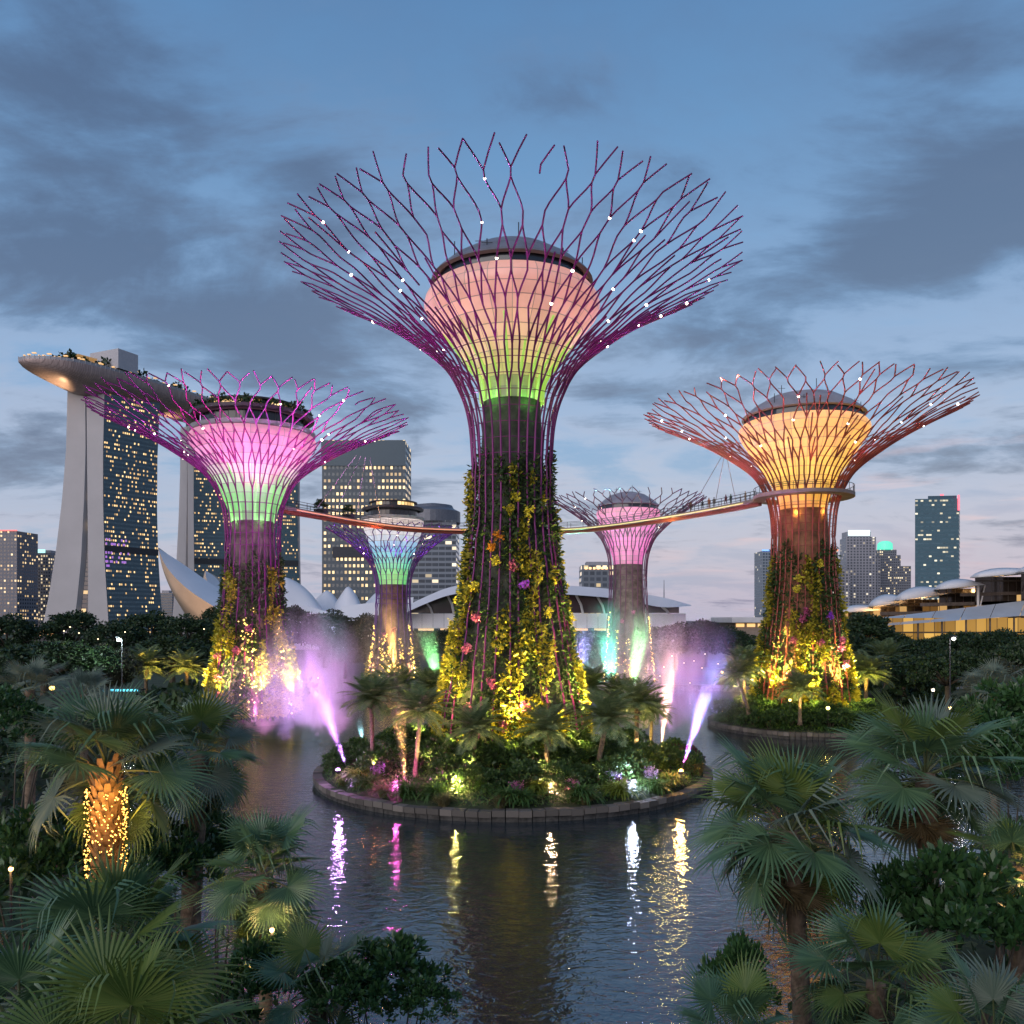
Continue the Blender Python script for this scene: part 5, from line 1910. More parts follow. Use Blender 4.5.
# ------------------------------------------------------------------ shrubs of the near bank
def shrub_mesh(seed, n, leaf, stems=7):
    """rounded shrub about 1 m radius: leafy shoots on stems"""
    r = random.Random(seed)
    P, D = [], []
    for k in range(26):
        a, q = k * 2.4, math.sqrt((k + .5) / 26)
        c = np.array([q * math.cos(a) * .85, q * math.sin(a) * .85, .25 + .75 * math.sqrt(max(0, 1 - q * q)) * r.uniform(.6, 1.4)])
        c[:2] *= r.uniform(.8, 1.25)
        m = n // 26
        d = rand_dirs(m)
        d[:, 2] = abs(d[:, 2]) * .9 - .15
        P.append(c + d * .26 * rng.random((m, 1)) ** .4)
        D.append(d + rand_dirs(m) * .5 + np.array([0, 0, .25]))
    me = cloud_mesh('leaves', [leaf_cloud(np.concatenate(P), np.concatenate(D), leaf * rng.uniform(.7, 1.3, n // 26 * 26), leaf * .55)])
    st = MB()
    for k in range(stems):
        a = k * 2.4
        st.tube([(0, 0, -.3), (.3 * math.cos(a), .3 * math.sin(a), .4), (.65 * math.cos(a), .65 * math.sin(a), .85)], [.035, .025, .01], 5)
    return me, st


BIGSH = []
for s in (1, 2):
    me, st = shrub_mesh(s, 2600, .13)
    me.materials.append(leafmat('glossy shrub leaf', (.025, .075, .022), (.060, .130, .040), rough=.35, trans=.12, spec=.5))
    o = st.build('stem', M_WOOD)
    BIGSH.append((me, o.data))
    bpy.data.objects.remove(o)


def big_shrub(px, pyt, Y, rx, label, hz=None):
    p = at(px, pyt, Y)
    z0 = float(ground_z(p.x, Y)) - .1
    t = thing('leafy_shrub', label, 'shrub', (p.x, Y, z0), random.uniform(0, 6), 'leafy shrubs on the near bank')
    me, sm = random.choice(BIGSH)
    hz = rx * 1.1 if hz is None else hz
    a, b = link('leaves', me, t), link('stem', sm, t)
    for o in (a, b):
        o.scale = (rx, rx, hz)
        o.location.z = p.z - z0 - 1.15 * hz
    if p.z - z0 - 1.15 * hz > .2:
        b.scale.z = (p.z - z0) / 1.15
        b.location.z = 0
    return t


big_shrub(388, 948, 14.8, 1.0, 'glossy round shrub at the bottom edge left of centre')
big_shrub(345, 968, 13.8, .7, 'small glossy shrub left of a bigger one at the bottom edge')
big_shrub(428, 985, 14.0, .5, 'lowest shrub at the bottom edge, nearest the open water')
big_shrub(738, 950, 15, .62, 'open leafy shrub at the bottom edge right of centre', hz=1.3)
big_shrub(960, 868, 19.5, 1.75, 'large dark bush beside the thick brown palm trunk', hz=2.2)
big_shrub(905, 878, 21, 1.1, 'dark bush left of the thick brown palm trunk', hz=2.0)
big_shrub(1012, 690, 38, 2.2, 'dark bush at the right picture edge under the grey palm', hz=2.6)
big_shrub(1005, 740, 34, 2.0, 'dark bush below the edge bush on the right', hz=2.6)
big_shrub(215, 828, 27, 1.5, 'dark bush at the water behind the fairy lit trunk', hz=1.8)
big_shrub(165, 835, 25, 1.3, 'dark bush just right of the fairy lit trunk', hz=1.8)
big_shrub(40, 830, 24, 1.8, 'dark bush under the left side of the fairy lit palm', hz=2.2)
big_shrub(12, 700, 44, 2.2, 'green bush at the left picture border', hz=2.4)
big_shrub(262, 950, 16.5, .9, 'dark shrub at the foot of the medium fan palm', hz=1.2)

# ground cover that clothes the banks
k = 60000
gx_ = rng.uniform(-60, 75, k)
gy_ = 6 + 150 * rng.random(k) ** 1.35
sdn = poly_sd(gx_, gy_, LAGOON)
ok = (sdn < -.3) & (np.abs(gx_) < gy_ * .68 + 4)
gx_, gy_ = gx_[ok], gy_[ok]
gz_ = ground_z(gx_, gy_)
bump_ = (.5 + .5 * np.sin(gx_ * .9 + 2 * np.sin(gy_ * .5)) * np.sin(gy_ * .8 + 1))
c = np.stack([gx_, gy_, gz_ + rng.random(len(gx_)) * (.25 + .9 * bump_ + .012 * gy_)], 1)
me = cloud_mesh('ground_cover', [leaf_cloud(c, rand_dirs(len(c)) + np.array([0, 0, .7]), .22 + .009 * gy_, .13 + .006 * gy_)])
me.materials.append(M_TREELEAF)
tag(link('ground_cover', me), 'low dark ground cover over the near and far banks', 'ground cover', kind='stuff')


# ------------------------------------------------------------------ planting on the islands
def strap_mesh(seed, n, L, w, arch):
    """tuft of arching strap leaves, radius about L"""
    r = random.Random(seed)
    mb = MB()
    for k in range(n):
        a = r.uniform(0, 2 * PI)
        e = R(r.uniform(48, 88))
        l = L * r.uniform(.7, 1.1)
        p = Vector((r.uniform(-.2, .2), r.uniform(-.2, .2), 0))
        m = 5
        vs = []
        sd = Vector((-math.sin(a), math.cos(a), 0))
        for i in range(m + 1):
            ww = w * (1 - (i / m) ** 2) * .5 + .004
            vs += [p - sd * ww, p + sd * ww]
            p = p + Vector((math.cos(a) * math.cos(e), math.sin(a) * math.cos(e), math.sin(e))) * (l / m)
            e -= R(arch) / m * r.uniform(.8, 1.3)
        mb.add(vs, [(i * 2, i * 2 + 1, i * 2 + 3, i * 2 + 2) for i in range(m)])
    return mb


def flower_mesh(seed):
    r = random.Random(seed)
    V = []
    for k in range(16):
        a, q = k * 2.4, .6 * math.sqrt(k / 16)
        b = np.array([q * math.cos(a), q * math.sin(a), .45])
        h = r.uniform(.5, .95)
        m = 22
        z = rng.random(m)
        c = b + np.stack([rng.normal(0, .05, m), rng.normal(0, .05, m), z * h], 1)
        V.append(leaf_cloud(c, rand_dirs(m), .13, .1))
    return cloud_mesh('blossom', V)


M_STRAP = leafmat('strap leaf', (.045, .105, .025), (.100, .180, .045), rough=.4, trans=.2)
M_STRAPY = leafmat('lime strap leaf', (.12, .17, .02), (.22, .26, .04), rough=.4, trans=.2)
M_TAN = leafmat('tan grass', (.16, .14, .06), (.26, .21, .10), rough=.6, trans=.2)
M_PINKF = leafmat('pink blossom', (.42, .12, .28), (.60, .24, .42), rough=.6)
M_LILACF = leafmat('lilac blossom', (.34, .24, .48), (.52, .40, .62), rough=.6)
M_MAROON = leafmat('maroon leaf', (.06, .025, .03), (.12, .045, .05), rough=.5)
STRAP = [strap_mesh(s, 150, 1.25, .085, 120).build('leaves', M_STRAP).data for s in (1, 2)]
TAN = [strap_mesh(s, 260, 1.05, .035, 75).build('leaves', M_TAN).data for s in (3, 4)]
for o in [o for o in COL.objects if o.name.startswith('leaves') and o.parent is None]:
    bpy.data.objects.remove(o)
ISH = []
for s in (5, 6):
    me, st = shrub_mesh(s, 1500, .17)
    me.materials.append(leafmat('island shrub leaf', (.030, .070, .022), (.085, .145, .040), rough=.4))
    o = st.build('stem', M_WOOD)
    ISH.append((me, o.data))
    bpy.data.objects.remove(o)
FLW = [flower_mesh(1), flower_mesh(2)]
for me in FLW:
    me.materials.append(M_PINKF)


FLOOD_FEET = [at(396, 789, 69.5), at(456, 796, 67.5), at(551, 795, 67.5), at(633, 788, 69), at(396, 793, 68.3), at(456, 800, 66.3), at(551, 799, 66.3), at(633, 792, 67.8)]
JET_FEET = [at(347, 768, 76), at(405, 782, 71), at(682, 769, 74.5), at(661, 748, 95), at(364, 748, 96)]


def isl_z(x, y, isl=ISL):
    d = math.hypot(x - isl[0], y - isl[1]) / isl[2]
    return float(np.interp(d, [0, .3, .45, .7, .93, 1.0], [3.0, 2.9, 2.3, 1.5, .95, .62]))


def put(kind, x, y, s, label, cat, group, isl=ISL, m2=None, sz=None):
    if any(math.hypot(x - q[0], y - q[1]) < 1.0 + s for q in JET_FEET):
        return None
    if isl is ISL and any(math.hypot(x - q[0], y - q[1]) < .25 + .42 * s for q in FLOOD_FEET):
        return None
    z = isl_z(x, y, isl)
    name, meshes = kind
    t = thing(name, label, cat, (x, y, z - .05), random.uniform(0, 6.28), group)
    me = random.choice(meshes)
    if isinstance(me, tuple):
        a = link('leaves', me[0], t)
        b = link('stem', me[1], t)
        a.scale = b.scale = (s, s, s * (sz or 1))
    else:
        a = link('leaves' if name != 'flower_clump' else 'blossom', me, t)
        a.scale = (s, s, s * (sz or 1))
        if name == 'flower_clump':
            b = link('leaves', STRAP[0], t)
            b.scale = (s * .45, s * .45, s * .4)
    if m2 is not None:
        a.material_slots[0].link = 'OBJECT'
        a.material_slots[0].material = m2
    return t


KS, KT, KR, KF = ('strap_plant', STRAP), ('grass_tuft', TAN), ('round_shrub', ISH), ('flower_clump', FLW)


def ring_spots(n, q0, q1, a0, a1, isl, jit=.06):
    out = []
    for k in range(n):
        a = R(a0 + (a1 - a0) * (k + .5) / n) + random.uniform(-jit, jit)
        q = random.uniform(q0, q1) * isl[2]
        out.append((isl[0] + q * math.cos(a), isl[1] + q * math.sin(a)))
    return out


def row(kind, spots, smin, smax, what, cat, group, isl=ISL, mats=None, sz=None):
    spots = sorted(spots, key=lambda p: p[0] / p[1])
    for i, (x, y) in enumerate(spots):
        m2 = mats[i % len(mats)] if mats else None
        put(kind, x, y, random.uniform(smin, smax), what[i % len(what)].replace('#', ORD[i]), cat, group, isl, m2, sz)


# front bed (seen from the camera the island runs from 180 deg on the left through 270 in front to 360 on the right)
row(KS, ring_spots(18, .85, .92, 196, 344, ISL), 1.6, 2.3, ['arching strap leaf plant on the front edge of the island, # from the left'], 'plant', 'strap leaf plants along the island edge', mats=[None, None, M_STRAPY, None, None])
row(KT, ring_spots(9, .90, .95, 188, 352, ISL), 1.2, 1.7, ['tan grass tuft along the island kerb, # from the left'], 'grass', 'tan grass tufts on the island kerb')
row(KR, ring_spots(16, .68, .78, 186, 354, ISL), 1.3, 2.0, ['rounded green shrub in the middle bed of the island, # from the left'], 'shrub', 'rounded shrubs in the middle bed')
row(KR, ring_spots(14, .50, .58, 190, 350, ISL), 1.7, 2.4, ['dark rounded shrub at the foot of the tallest tower, # from the left'], 'shrub', 'dark shrubs round the tower foot')
row(KF, ring_spots(9, .76, .84, 192, 348, ISL), 1.0, 1.5, ['flowering clump in the front bed of the island, # from the left'], 'flowers', 'flowering clumps on the island', mats=[M_LILACF, M_LILACF, M_PINKF, M_LILACF, M_PINKF, M_PINKF])
row(KS, ring_spots(12, .74, .80, 188, 352, ISL), 1.2, 1.7, ['strap leaf plant between shrubs of the middle bed, # from the left'], 'plant', 'strap leaf plants in the middle bed', mats=[M_MAROON, None, M_STRAPY, None])
row(KR, ring_spots(9, .84, .92, 150, 30, ISL), 1.3, 1.9, ['shrub on the far side of the island, # from the left'], 'shrub', 'shrubs on the far edge of the island')
row(KR, ring_spots(5, .84, .9, 168, 202, ISL), 1.2, 1.7, ['low shrub on the left tip of the island, # from the left'], 'shrub', 'low shrubs on the left tip')
row(KR, ring_spots(5, .84, .9, -22, 12, ISL), 1.2, 1.7, ['low shrub on the right tip of the island, # from the left'], 'shrub', 'low shrubs on the right tip', mats=[None, M_MAROON, None])
row(KR, ring_spots(15, .78, .88, 165, 350, ISR), 1.3, 2.0, ['low shrub on the amber tower island, # from the left'], 'shrub', 'low shrubs on the amber tower island', ISR)
row(KS, ring_spots(9, .84, .92, 180, 345, ISR), 1.2, 1.7, ['strap leaf plant on the amber tower island edge, # from the left'], 'plant', 'strap leaf plants on the amber tower island', ISR)
row(KR, ring_spots(9, .60, .70, 180, 350, ISR), 1.7, 2.4, ['dark shrub round the foot of the amber tower, # from the left'], 'shrub', 'dark shrubs round the amber tower foot', ISR)


for isl, k in ((ISL, 16000), (ISR, 7000)):
    a = rng.uniform(0, 2 * PI, k)
    q = isl[2] * np.sqrt(rng.uniform(.18, .90, k))
    x_, y_ = isl[0] + q * np.cos(a), isl[1] + q * np.sin(a)
    z_ = np.interp(q / isl[2], [0, .3, .45, .7, .93, 1.0], [3.0, 2.9, 2.3, 1.5, .95, .62])
    hgt = .15 + .55 * (.5 + .5 * np.sin(x_ * 1.3 + 2 * np.sin(y_)) * np.sin(y_ * 1.7))
    c = np.stack([x_, y_, z_ + rng.random(k) * hgt], 1)
    me = cloud_mesh('ground_cover', [leaf_cloud(c, rand_dirs(k) + np.array([0, 0, .8]), rng.uniform(.18, .42, k), .12)])
    me.materials.append(M_STRAP)
    tag(link('ground_cover', me), 'low leafy ground cover on the central island' if isl is ISL else 'low leafy ground cover on the amber tower island', 'ground cover', kind='stuff')


# ------------------------------------------------------------------ lamps one can see, and unseen fill spots
def floodlight(px, py, Y, col, label, e, r=.16, name='floodlight', isl=None, tgt=None, lampe=None):
    p = at(px, py, Y)
    t = thing(name, label, 'garden light', p)
    mb = MB()
    mb.lathe([(.02, -.12), (r * .9, -.1), (r * 1.25, .08), (r * 1.3, .16), (r * 1.1, .16)], 14)
    mb.tube([(0, 0, -.8), (0, 0, -.1)], .04, 6)
    ob = mb.build('housing', M_DARKMETAL, t)
    lb = MB()
    lb.lathe([(.01, -.9 * r), (.7 * r, -.7 * r), (r, 0), (.7 * r, .7 * r), (.01, .9 * r)], 14)
    o = lb.build('lens', glowmat('lens ' + name + str(tuple(round(c, 2) for c in col)), col, e), t)
    o.location = (0, -.02, .16)
    if lampe:
        lamp('flood_lamp', 'POINT', (p.x, p.y + .3, p.z + 1.15), col, lampe, rad=.15)
    return t


for a in ((338, 772, 71.5, (.75, .35, 1), 'violet floodlight at the left tip of the central island', 9, 130), (396, 789, 69.5, (1, .12, .62), 'pink floodlight in the front bed below the orange jet', 10, 220),
          (456, 796, 67.5, (1, .80, .25), 'yellow floodlight in the front bed below the left foot', 11, 260), (551, 795, 67.5, (1, .62, .36), 'peach floodlight in the front bed right of centre', 11, 220),
          (633, 788, 69, (.62, .70, 1), 'bluish white floodlight in the front bed at right', 11, 220), (681, 773, 71, (1, .55, .12), 'orange floodlight at the right tip of the central island', 8, 200)):
    floodlight(*a[:6], r=.2, lampe=a[6] * 4)
for a in ((455, 759, 74, 'yellow floodlight hidden in leaves at the left tower foot'), (417, 741, 79, 'yellow floodlight behind the left palms of the island'), (578, 752, 75, 'yellow floodlight at the right tower foot'), (640, 750, 80, 'yellow floodlight behind the lit palm trunk')):
    p = at(a[0], a[1], a[2])
    floodlight(a[0], a[1], a[2], (1, .82, .22), a[3], 8, r=.26, lampe=500)
for px, py, Y, w in ((437, 765, 76, 1), (592, 762, 75.5, 1), (480, 770, 72.5, .7), (540, 768, 72.5, .7), (512, 768, 72, .35)):
    p = at(px, py, Y)
    lamp('foot_fill_spot', 'SPOT', p + Vector((0, 0, 2.2)), (1, .80, .22), 14000 * w, Vector((p.x * .5, 80, 15)), 48, .8, .15)  # unseen spots floating over the shrubs, added to light the tower foot


for px, py, Y, e in ((470, 772, 69.5, 260), (545, 776, 69.2, 420), (600, 775, 70.2, 160), (636, 760, 77.5, 420), (424, 772, 71.2, 180), (373, 765, 72.6, 130)):
    p = at(px, py, Y)
    lamp('trunk_light', 'SPOT', p, (1, .72, .3), e * 12, p + Vector((.1, 1.2, 4.5)), 95, .8, .1)
for q in (-1, 0, 1):
    p = at(106 + q * 26, 800 + abs(q) * 18, 20.6)
    lamp('fairy_glow', 'POINT', p, (1, .52, .12), 55, rad=.2)


def small_lamp(px, py, Y, label, col=(1, .58, .18), e=9, r=.1, lampe=60, post=1.2):
    p = at(px, py, Y)
    t = thing('garden_lamp', label, 'lamp', p, 0, 'small garden lamps')
    mb = MB()
    r *= .62
    mb.lathe([(.01, -r), (.75 * r, -.7 * r), (r, 0), (.75 * r, .7 * r), (.01, r)], 10)
    mb.build('globe', glowmat('garden lamp' + str(tuple(round(c, 2) for c in col)), col, e * .6), t)
    mb = MB()
    mb.tube([(0, 0, -r - post), (0, 0, -r * .8)], .03, 6)
    mb.lathe([(.02, r * 1.25), (r * .9, r * .85), (r * .9, r * .75)], 10)
    mb.build('post', M_DARKMETAL, t)
    if lampe:
        lamp('garden_glow', 'POINT', (p.x, p.y - r * 2.2, p.z + r), col, lampe, rad=.1)


for a in ((11, 869, 20, 'warm garden lamp low at the left picture border', (1, .55, .15), 12, .09, 70), (272, 930, 17.5, 'warm lamp behind the medium fan palm', (1, .6, .2), 12, .08, 90), (52, 688, 60, 'yellow lamp under trees left of the fairy lit palm', (1, .62, .12), 6, .3, 60),
          (16, 708, 48, 'dim amber lamp below the grey palm at left', (1, .5, .15), 5, .25, 60), (895, 728, 60, 'amber lamp on the right bank among the palms', (1, .55, .15), 8, .22, 90), (950, 708, 70, 'amber lamp on the right bank left of the grey palm', (1, .6, .2), 7, .2, 60),
          (984, 720, 50, 'low amber lamp under the grey palm at right', (1, .5, .15), 7, .16, 60), (933, 690, 95, 'white lamp on a short post by the paved path', (1, .8, .6), 7, .3, 50), (1018, 880, 20, 'tiny warm lamp in the palm at the right edge', (1, .6, .2), 10, .05, 25),
          (752, 680, 112, 'round yellow lamp by the palm at the amber tower island', (1, .68, .2), 7, .3, 60), (790, 700, 104, 'yellow lamp left of the small palm on the amber island', (1, .75, .2), 8, .3, 60), (722, 672, 170, 'orange lamp on the far shore left of the amber tower', (1, .6, .2), 6, .45, 50),
          (828, 708, 104.5, 'bright yellow lamp at the right front foot of the amber tower', (1, .85, .2), 9, .4, 120)):
    small_lamp(*a[:4], col=a[4], e=a[5], r=a[6], lampe=a[7])
FAR = [(672, 656), (684, 663), (694, 661), (702, 668), (664, 667), (718, 664), (660, 676), (690, 683), (302, 681), (318, 678), (430, 684), (705, 654), (98, 639), (64, 631), (125, 632), (204, 629), (70, 627), (79, 633)]
for i, (px, py) in enumerate(sorted(FAR)):
    small_lamp(px, py, 178 if px > 280 else 205, f'tiny far lamp, {ORD[i]} from the left of the lights across the water', (1, .72, .45), 6, .26, 0, 2.0)


def street_lamp(px, py, Y, label, col, e):
    p = at(px, py, Y)
    g = float(ground_z(p.x, Y))
    t = thing('street_lamp', label, 'street lamp', (p.x, Y, g))
    h = p.z - g
    mb = MB()
    mb.tube([(0, 0, -.2), (0, 0, h * .5), (0, 0, h + .3)], [.14, .1, .07], 8)
    mb.tube([(0, 0, h + .3), (0, -.7, h + .5)], .06, 6)
    mb.build('pole', M_DARKMETAL, t)
    mb = MB()
    mb.box((0, -.9, h + .52), (.5, .9, .16))
    mb.build('lamp_head', M_DARKMETAL, t)
    mb = MB()
    mb.lathe([(.01, -.24), (.2, -.14), (.26, 0), (.2, .14), (.01, .2)], 12, (0, -.95, h + .2))
    mb.build('bulb', glowmat('street bulb' + str(round(col[0], 2)), col, e), t)
    lamp('street_glow', 'POINT', (p.x, Y - 1.6, p.z - .3), col, 45 * e, rad=.3)


street_lamp(122, 641, 118, 'tall street lamp with glaring greenish white bulb before the dark trees', (.80, 1, .88), 60)
street_lamp(950, 640, 112, 'street lamp with white bulb in front of the pavilion wood', (1, .95, .85), 7)

# lit info panel under the left street lamp
t = thing('bus_shelter', 'small shelter with cyan lit roof edge under the left street lamp', 'shelter', tuple(at(124, 690, 135).xy) + (1.0,))
mb = MB(); mb.box((0, 0, 3.0), (6, 2.4, .25)); mb.build('roof', M_DARKMETAL, t)
mb = MB(); mb.box((0, -1.25, 3.0), (5.6, .08, .35)); mb.build('light_strip', glowmat('cyan strip', (.1, .7, .9), 1.6), t)
for x in (-2.6, 2.6):
    mb = MB(); mb.tube([(x, 0, 0), (x, 0, 2.9)], .08, 6); mb.build('post', M_DARKMETAL, t)


# ------------------------------------------------------------------ fountains
def volmat(name, body):
    m = bpy.data.materials.new(name)
    m.use_nodes = True
    T = NT(m.node_tree)
    v = T.n('ShaderNodeVolumePrincipled')
    v.inputs['Color'].default_value = (.95, .95, .97, 1)
    v.inputs['Anisotropy'].default_value = .1
    T.l(body(T), v.inputs['Density'])
    o = T.n('ShaderNodeOutputMaterial')
    T.l(v.outputs[0], o.inputs['Volume'])
    return m


def jet(A, B, r0, r1, dens, label, cols, name='fountain_jet', fade=.28):
    """plume of spray from A to B, thin at the nozzle; lit by coloured lamps at its foot"""
    A, B = Vector(A), Vector(B)
    L = (B - A).length
    q = (B - A).to_track_quat('Z', 'Y')
    mb = MB()
    R1 = r1 * 1.15
    mb.lathe([(.01, 0), (r0 * 1.15, 0), (r0 + (R1 - r0) * .5, L * .5), (R1, L * .97), (.01, L)], 14)

    def body(T):
        oc = T.n('ShaderNodeTexCoord').outputs['Object']
        x, y, z = T.xyz(oc)
        zz = T.m('DIVIDE', z, L, clamp=True)
        rad = T.m('ADD', r0, T.m('MULTIPLY', zz, r1 - r0))
        rr_ = T.m('DIVIDE', T.m('SQRT', T.m('ADD', T.m('MULTIPLY', x, x), T.m('MULTIPLY', y, y))), rad)
        core = T.m('POWER', T.m('SUBTRACT', 1.0, rr_, clamp=True), 1.3)
        nz = T.noise(T.vec(x, y, T.m('MULTIPLY', z, .35)), 1.6, 2, .5)
        d = T.m('MULTIPLY', core, T.m('MULTIPLY', T.smooth(nz, .25, .7), T.m('POWER', T.smooth(zz, 1.0, 0.0), 1.25)))
        # spray spreads: same water over a wider plume
        return T.m('MULTIPLY', d, T.m('DIVIDE', dens * 1.4, T.m('ADD', .25, rad)))
    t = thing(name, label, 'fountain', A)
    vm = volmat('spray', body)
    vm.cycles.volume_step_rate = .25
    o = mb.build('spray', vm, t)
    o.rotation_mode = 'QUATERNION'
    o.rotation_quaternion = q
    tag(o, kind='stuff')
    nz_ = MB()
    nz_.lathe([(.16, -.5), (.16, -.05), (.10, .06), (.02, .06)], 10)
    nz_.lathe([(.30, -.5), (.30, -.32), (.16, -.3)], 10)
    nz_.build('nozzle', M_DARKMETAL, t)
    ang = 2 * math.degrees(math.atan(r1 * 1.1 / L)) + 1.5
    d = (B - A).normalized()
    for col, e, fo in cols:
        lamp('jet_lamp', 'SPOT', A + d * .12, col, e * (190 if fo == 'Linear' else 1100), B, ang, .25, .04, fo)
    return t


VIO, LIL, ORA, PNK, CYA, GRN, TEA, MAG, BLU = (.45, .32, 1), (.66, .24, .95), (1, .46, .10), (1, .10, .5), (.4, .9, 1), (.30, 1, .30), (.10, .95, .65), (1, .03, .6), (.14, .36, 1)
JETS = [
    (at(347, 768, 76), at(290, 612, 78), .10, 1.5, .55, 'white violet beam of spray leaning left from the island tip', [(VIO, 60, 'Linear'), (LIL, 11, 'Constant')]),
    (at(405, 782, 71), at(392, 640, 72), .16, 1.5, .5, 'orange jet of spray rising from the front of the island', [(ORA, 100, 'Linear')]),
    (at(396, 676, 172), at(386, 590, 172), .3, 2.2, .5, 'far orange jet before the foot of the rainbow tower', [(ORA, 160, 'Linear'), (ORA, 6, 'Constant')]),
    (at(255, 722, 112), at(256, 684, 112), .18, 1.3, .7, 'short pink jet at the foot of the pink and green tower', [(PNK, 60, 'Linear')]),
    (at(364, 748, 96), at(358, 716, 97), .12, .6, .8, 'small cyan white jet behind the island palms', [(CYA, 70, 'Linear')]),
    (at(441, 694, 165), at(424, 622, 165), .3, 2.6, .5, 'green jet left of the tallest tower', [(GRN, 120, 'Linear'), (GRN, 9, 'Constant')]),
    (at(576, 694, 165), at(588, 620, 165), .3, 2.6, .5, 'violet jet just right of the tallest tower', [((.4, .3, 1), 130, 'Linear'), ((.4, .3, 1), 9, 'Constant')]),
    (at(612, 694, 165), at(606, 622, 165), .4, 3.2, .5, 'teal jet before the magenta tree tower', [(TEA, 150, 'Linear'), (TEA, 9, 'Constant')]),
    (at(631, 694, 165), at(645, 605, 165), .35, 2.8, .5, 'green jet before the magenta tree tower', [(GRN, 160, 'Linear'), (GRN, 9, 'Constant')]),
    (at(661, 748, 95), at(676, 615, 96), .12, 1.7, .6, 'peach jet rising behind the right end of the island', [(ORA, 90, 'Linear'), ((1, .5, .35), 13, 'Constant')]),
    (at(682, 769, 74.5), at(729, 622, 76), .10, 1.35, .65, 'magenta and blue beam of spray leaning right from the island tip', [(MAG, 170, 'Linear'), (BLU, 19, 'Constant')]),
]
for a in JETS:
    jet(*a[:6], a[6])


def mist(name, label, c, rad, dens, lamps_, seed, streak=1.0):
    c = Vector(c)
    mb = MB()
    n = 12
    mb.lathe([(max(.02, rad[0] * math.cos(-PI / 2 + PI * k / n)), math.sin(-PI / 2 + PI * k / n) * rad[2]) for k in range(n + 1)], 24)
    mb.v = [(x, y * rad[1] / rad[0], z) for x, y, z in mb.v]

    def body(T):
        oc = T.n('ShaderNodeTexCoord').outputs['Object']
        x, y, z = T.xyz(oc)
        q = T.m('ADD', T.m('ADD', T.m('POWER', T.m('DIVIDE', x, rad[0]), 2.0), T.m('POWER', T.m('DIVIDE', y, rad[1]), 2.0)), T.m('POWER', T.m('DIVIDE', z, rad[2]), 2.0))
        nz = T.noise(T.vec(x, y, T.m('MULTIPLY', z, .3 * streak)), .42, 3, .6)
        f = T.m('POWER', T.m('SUBTRACT', 1.0, q, clamp=True), 1.2)
        return T.m('MULTIPLY', T.m('MULTIPLY', f, T.smooth(nz, .32, .68)), dens)
    o = mb.build(name, volmat('mist', body))
    o.location = c
    tag(o, label, 'mist', kind='stuff')
    for p, col, e in lamps_:
        lamp('mist_lamp', 'SPOT', p, col, e * .15, Vector(p) + Vector((0, 0, 10)), 130, .9, .3, 'Linear')


p1 = at(312, 728, 104)
mist('mist', 'lilac mist of the big fountain left of the central island', at(310, 682, 104), (7.4, 5.5, 10.5), .20,
     [((p1.x - 3, 102, .4), (.70, .36, 1), 7000), ((p1.x + 3, 104, .4), (.85, .34, .85), 7000), ((p1.x, 107, .4), (.85, .45, 1), 7000)], 1)
mist('mist', 'thin pink mist round the foot of the pink and green tower', at(272, 702, 106.5), (10, 4.5, 7.5), .07, [((at(262, 725, 106).x, 106, .4), (1, .35, .8), 7000)], 2)
mist('mist', 'many coloured mist between the tallest tower and the amber tower', at(665, 690, 112), (12.5, 8, 12.5), .065,
     [((at(640, 735, 112).x, 112, .4), (1, .50, .30), 10000), ((at(672, 735, 110).x, 110, .4), (.85, .28, .75), 12000), ((at(700, 735, 112).x, 114, .4), (.35, .3, 1), 11000)], 3)
mist('mist', 'pale mist in front of the magenta tree tower', at(625, 660, 172), (17, 7, 14), .06, [((at(600, 690, 172).x, 172, 1), (.35, .9, .7), 9000), ((at(645, 690, 172).x, 172, 1), (.9, .75, .45), 9000)], 4)
mist('mist', 'peach mist in front of the rainbow tree tower', at(395, 655, 178), (13, 7, 13), .06, [((at(390, 690, 176).x, 176, 1), (1, .55, .25), 12000)], 5)


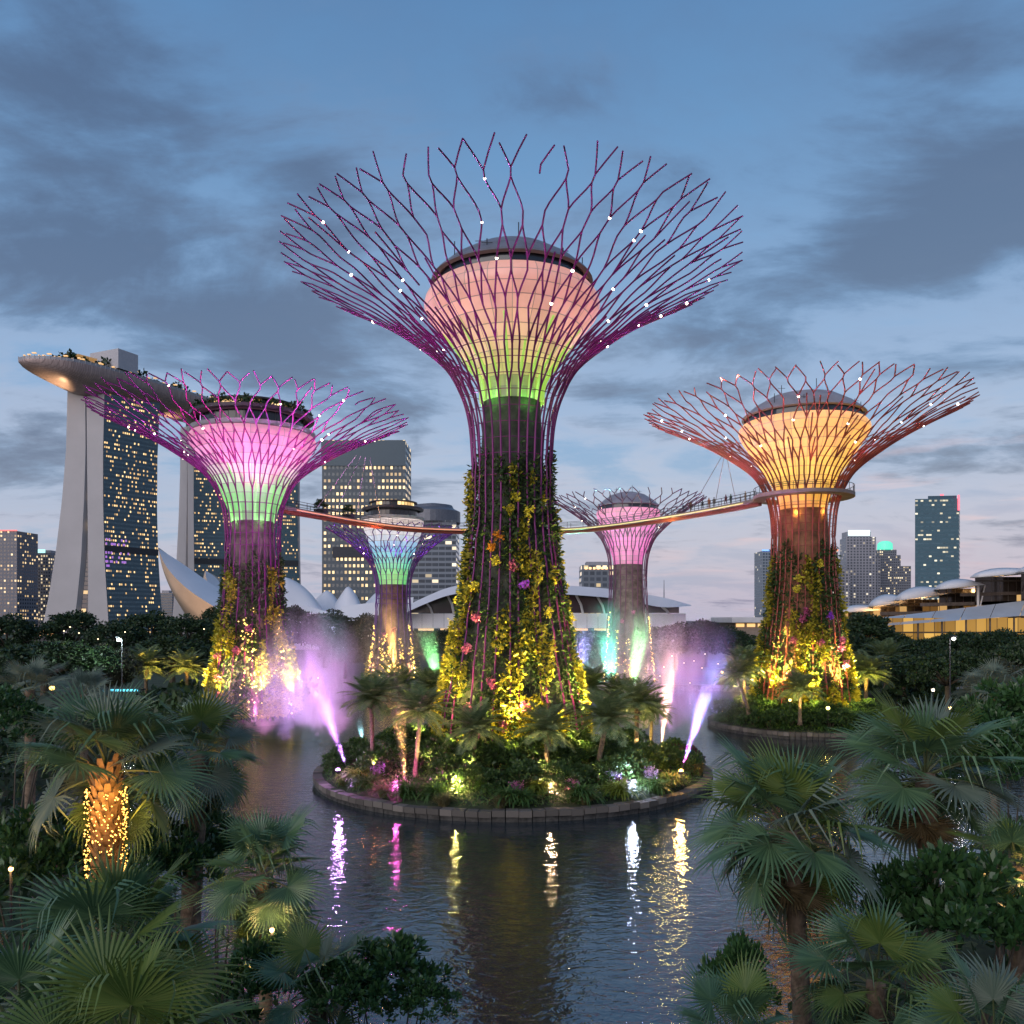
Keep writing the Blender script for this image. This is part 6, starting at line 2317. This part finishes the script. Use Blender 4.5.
# ------------------------------------------------------------------ people on the skywalk
def person_mesh(pose):
    me = bpy.data.meshes.new('person')
    #            pelvis      chest        neck         head         head top
    J = [(0, 0, .95), (0, 0, 1.18), (0, .01, 1.38), (0, .0, 1.50), (0, -.02, 1.62), (0, -.01, 1.74),
         (-.10, 0, .90), (-.11, -.03 + pose * .1, .50), (-.11, .02 + pose * .16, .08), (-.12, -.12 + pose * .16, .03),
         (.10, 0, .90), (.11, -.03 - pose * .12, .50), (.11, .03 - pose * .1, .08), (.12, -.11 - pose * .1, .03),
         (-.19, 0, 1.36), (-.25, .02, 1.10), (-.22, -.14 - .1 * pose, .90), (-.21, -.2 - .1 * pose, .83),
         (.19, 0, 1.36), (.25, .02, 1.10), (.22, -.14 + .1 * pose, .90), (.21, -.2 + .1 * pose, .83)]
    E = [(0, 1), (1, 2), (2, 3), (3, 4), (4, 5), (0, 6), (6, 7), (7, 8), (8, 9), (0, 10), (10, 11), (11, 12), (12, 13), (2, 14), (14, 15), (15, 16), (16, 17), (2, 18), (18, 19), (19, 20), (20, 21)]
    Rr = [.14, .15, .13, .055, .10, .085, .10, .065, .045, .04, .10, .065, .045, .04, .065, .045, .035, .04, .065, .045, .035, .04]
    me.from_pydata(J, E, [])
    o = bpy.data.objects.new('person', me)
    COL.objects.link(o)
    sk = o.modifiers.new('skin', 'SKIN')
    for v, r_ in zip(me.skin_vertices[0].data, Rr):
        v.radius = (r_, r_ * .85)
    me.skin_vertices[0].data[0].use_root = True
    sb = o.modifiers.new('sub', 'SUBSURF')
    sb.levels = sb.render_levels = 1
    dg = bpy.context.evaluated_depsgraph_get()
    out = bpy.data.meshes.new_from_object(o.evaluated_get(dg))
    bpy.data.objects.remove(o)
    out.name = 'person'
    return out


PERS = [person_mesh(0.0), person_mesh(1.0)]
CL = [('dark blue clothes', (.03, .04, .08)), ('black clothes', (.02, .02, .022)), ('brown clothes', (.10, .06, .04)), ('orange shirt', (.35, .12, .04)), ('grey clothes', (.14, .14, .15)), ('maroon clothes', (.12, .03, .04)),
      ('dark green clothes', (.03, .07, .04)), ('beige clothes', (.32, .26, .20))]
for me in PERS:
    me.materials.append(mat('clothes', (.03, .03, .04), .8, var=0))
i = 0
for px, cl, dy in ((683, 0, .2), (692, 2, -.3), (700, 1, .3), (708, 3, -.2), (714, 4, .3), (724, 5, 0), (733, 6, .2), (745, 7, -.2)):
    k = min(range(len(sky_ctr)), key=lambda j: abs(CX + F * sky_ctr[j][0] / sky_ctr[j][1] - px))
    x_, y_ = sky_ctr[k]
    o = link('person', PERS[i % 2], None, (x_, y_ + dy, sky_z))
    o.rotation_euler = (0, 0, random.uniform(0, 6))
    o.scale = (1, 1, random.uniform(.94, 1.04))
    o.material_slots[0].link = 'OBJECT'
    o.material_slots[0].material = mat(CL[cl][0], CL[cl][1], .8, var=.1)
    tag(o, f'person in {CL[cl][0]} standing on the skywalk left of the amber tower', 'person', 'people on the skywalk')
    i += 1
# planters on the left half of the walk
for px, lab in ((322, 'planter with dark bush on the left part of the skywalk'), (346, 'planter with dark bush where the skywalk nears the rainbow tower')):
    k = min(range(len(sky_ctr)), key=lambda j: abs(CX + F * sky_ctr[j][0] / sky_ctr[j][1] - px))
    x_, y_ = sky_ctr[k]
    t = thing('planter', lab, 'planter', (x_, y_, sky_z))
    mb = MB(); mb.box((0, 0, .35), (2.2, 1.0, .7)); mb.box((0, 0, .72), (2.3, 1.1, .06)); mb.build('box', M_DARKMETAL, t)
    a = link('bush', ISH[0][0], t, (0, 0, .5)); a.scale = (1.2, .7, 1.4)
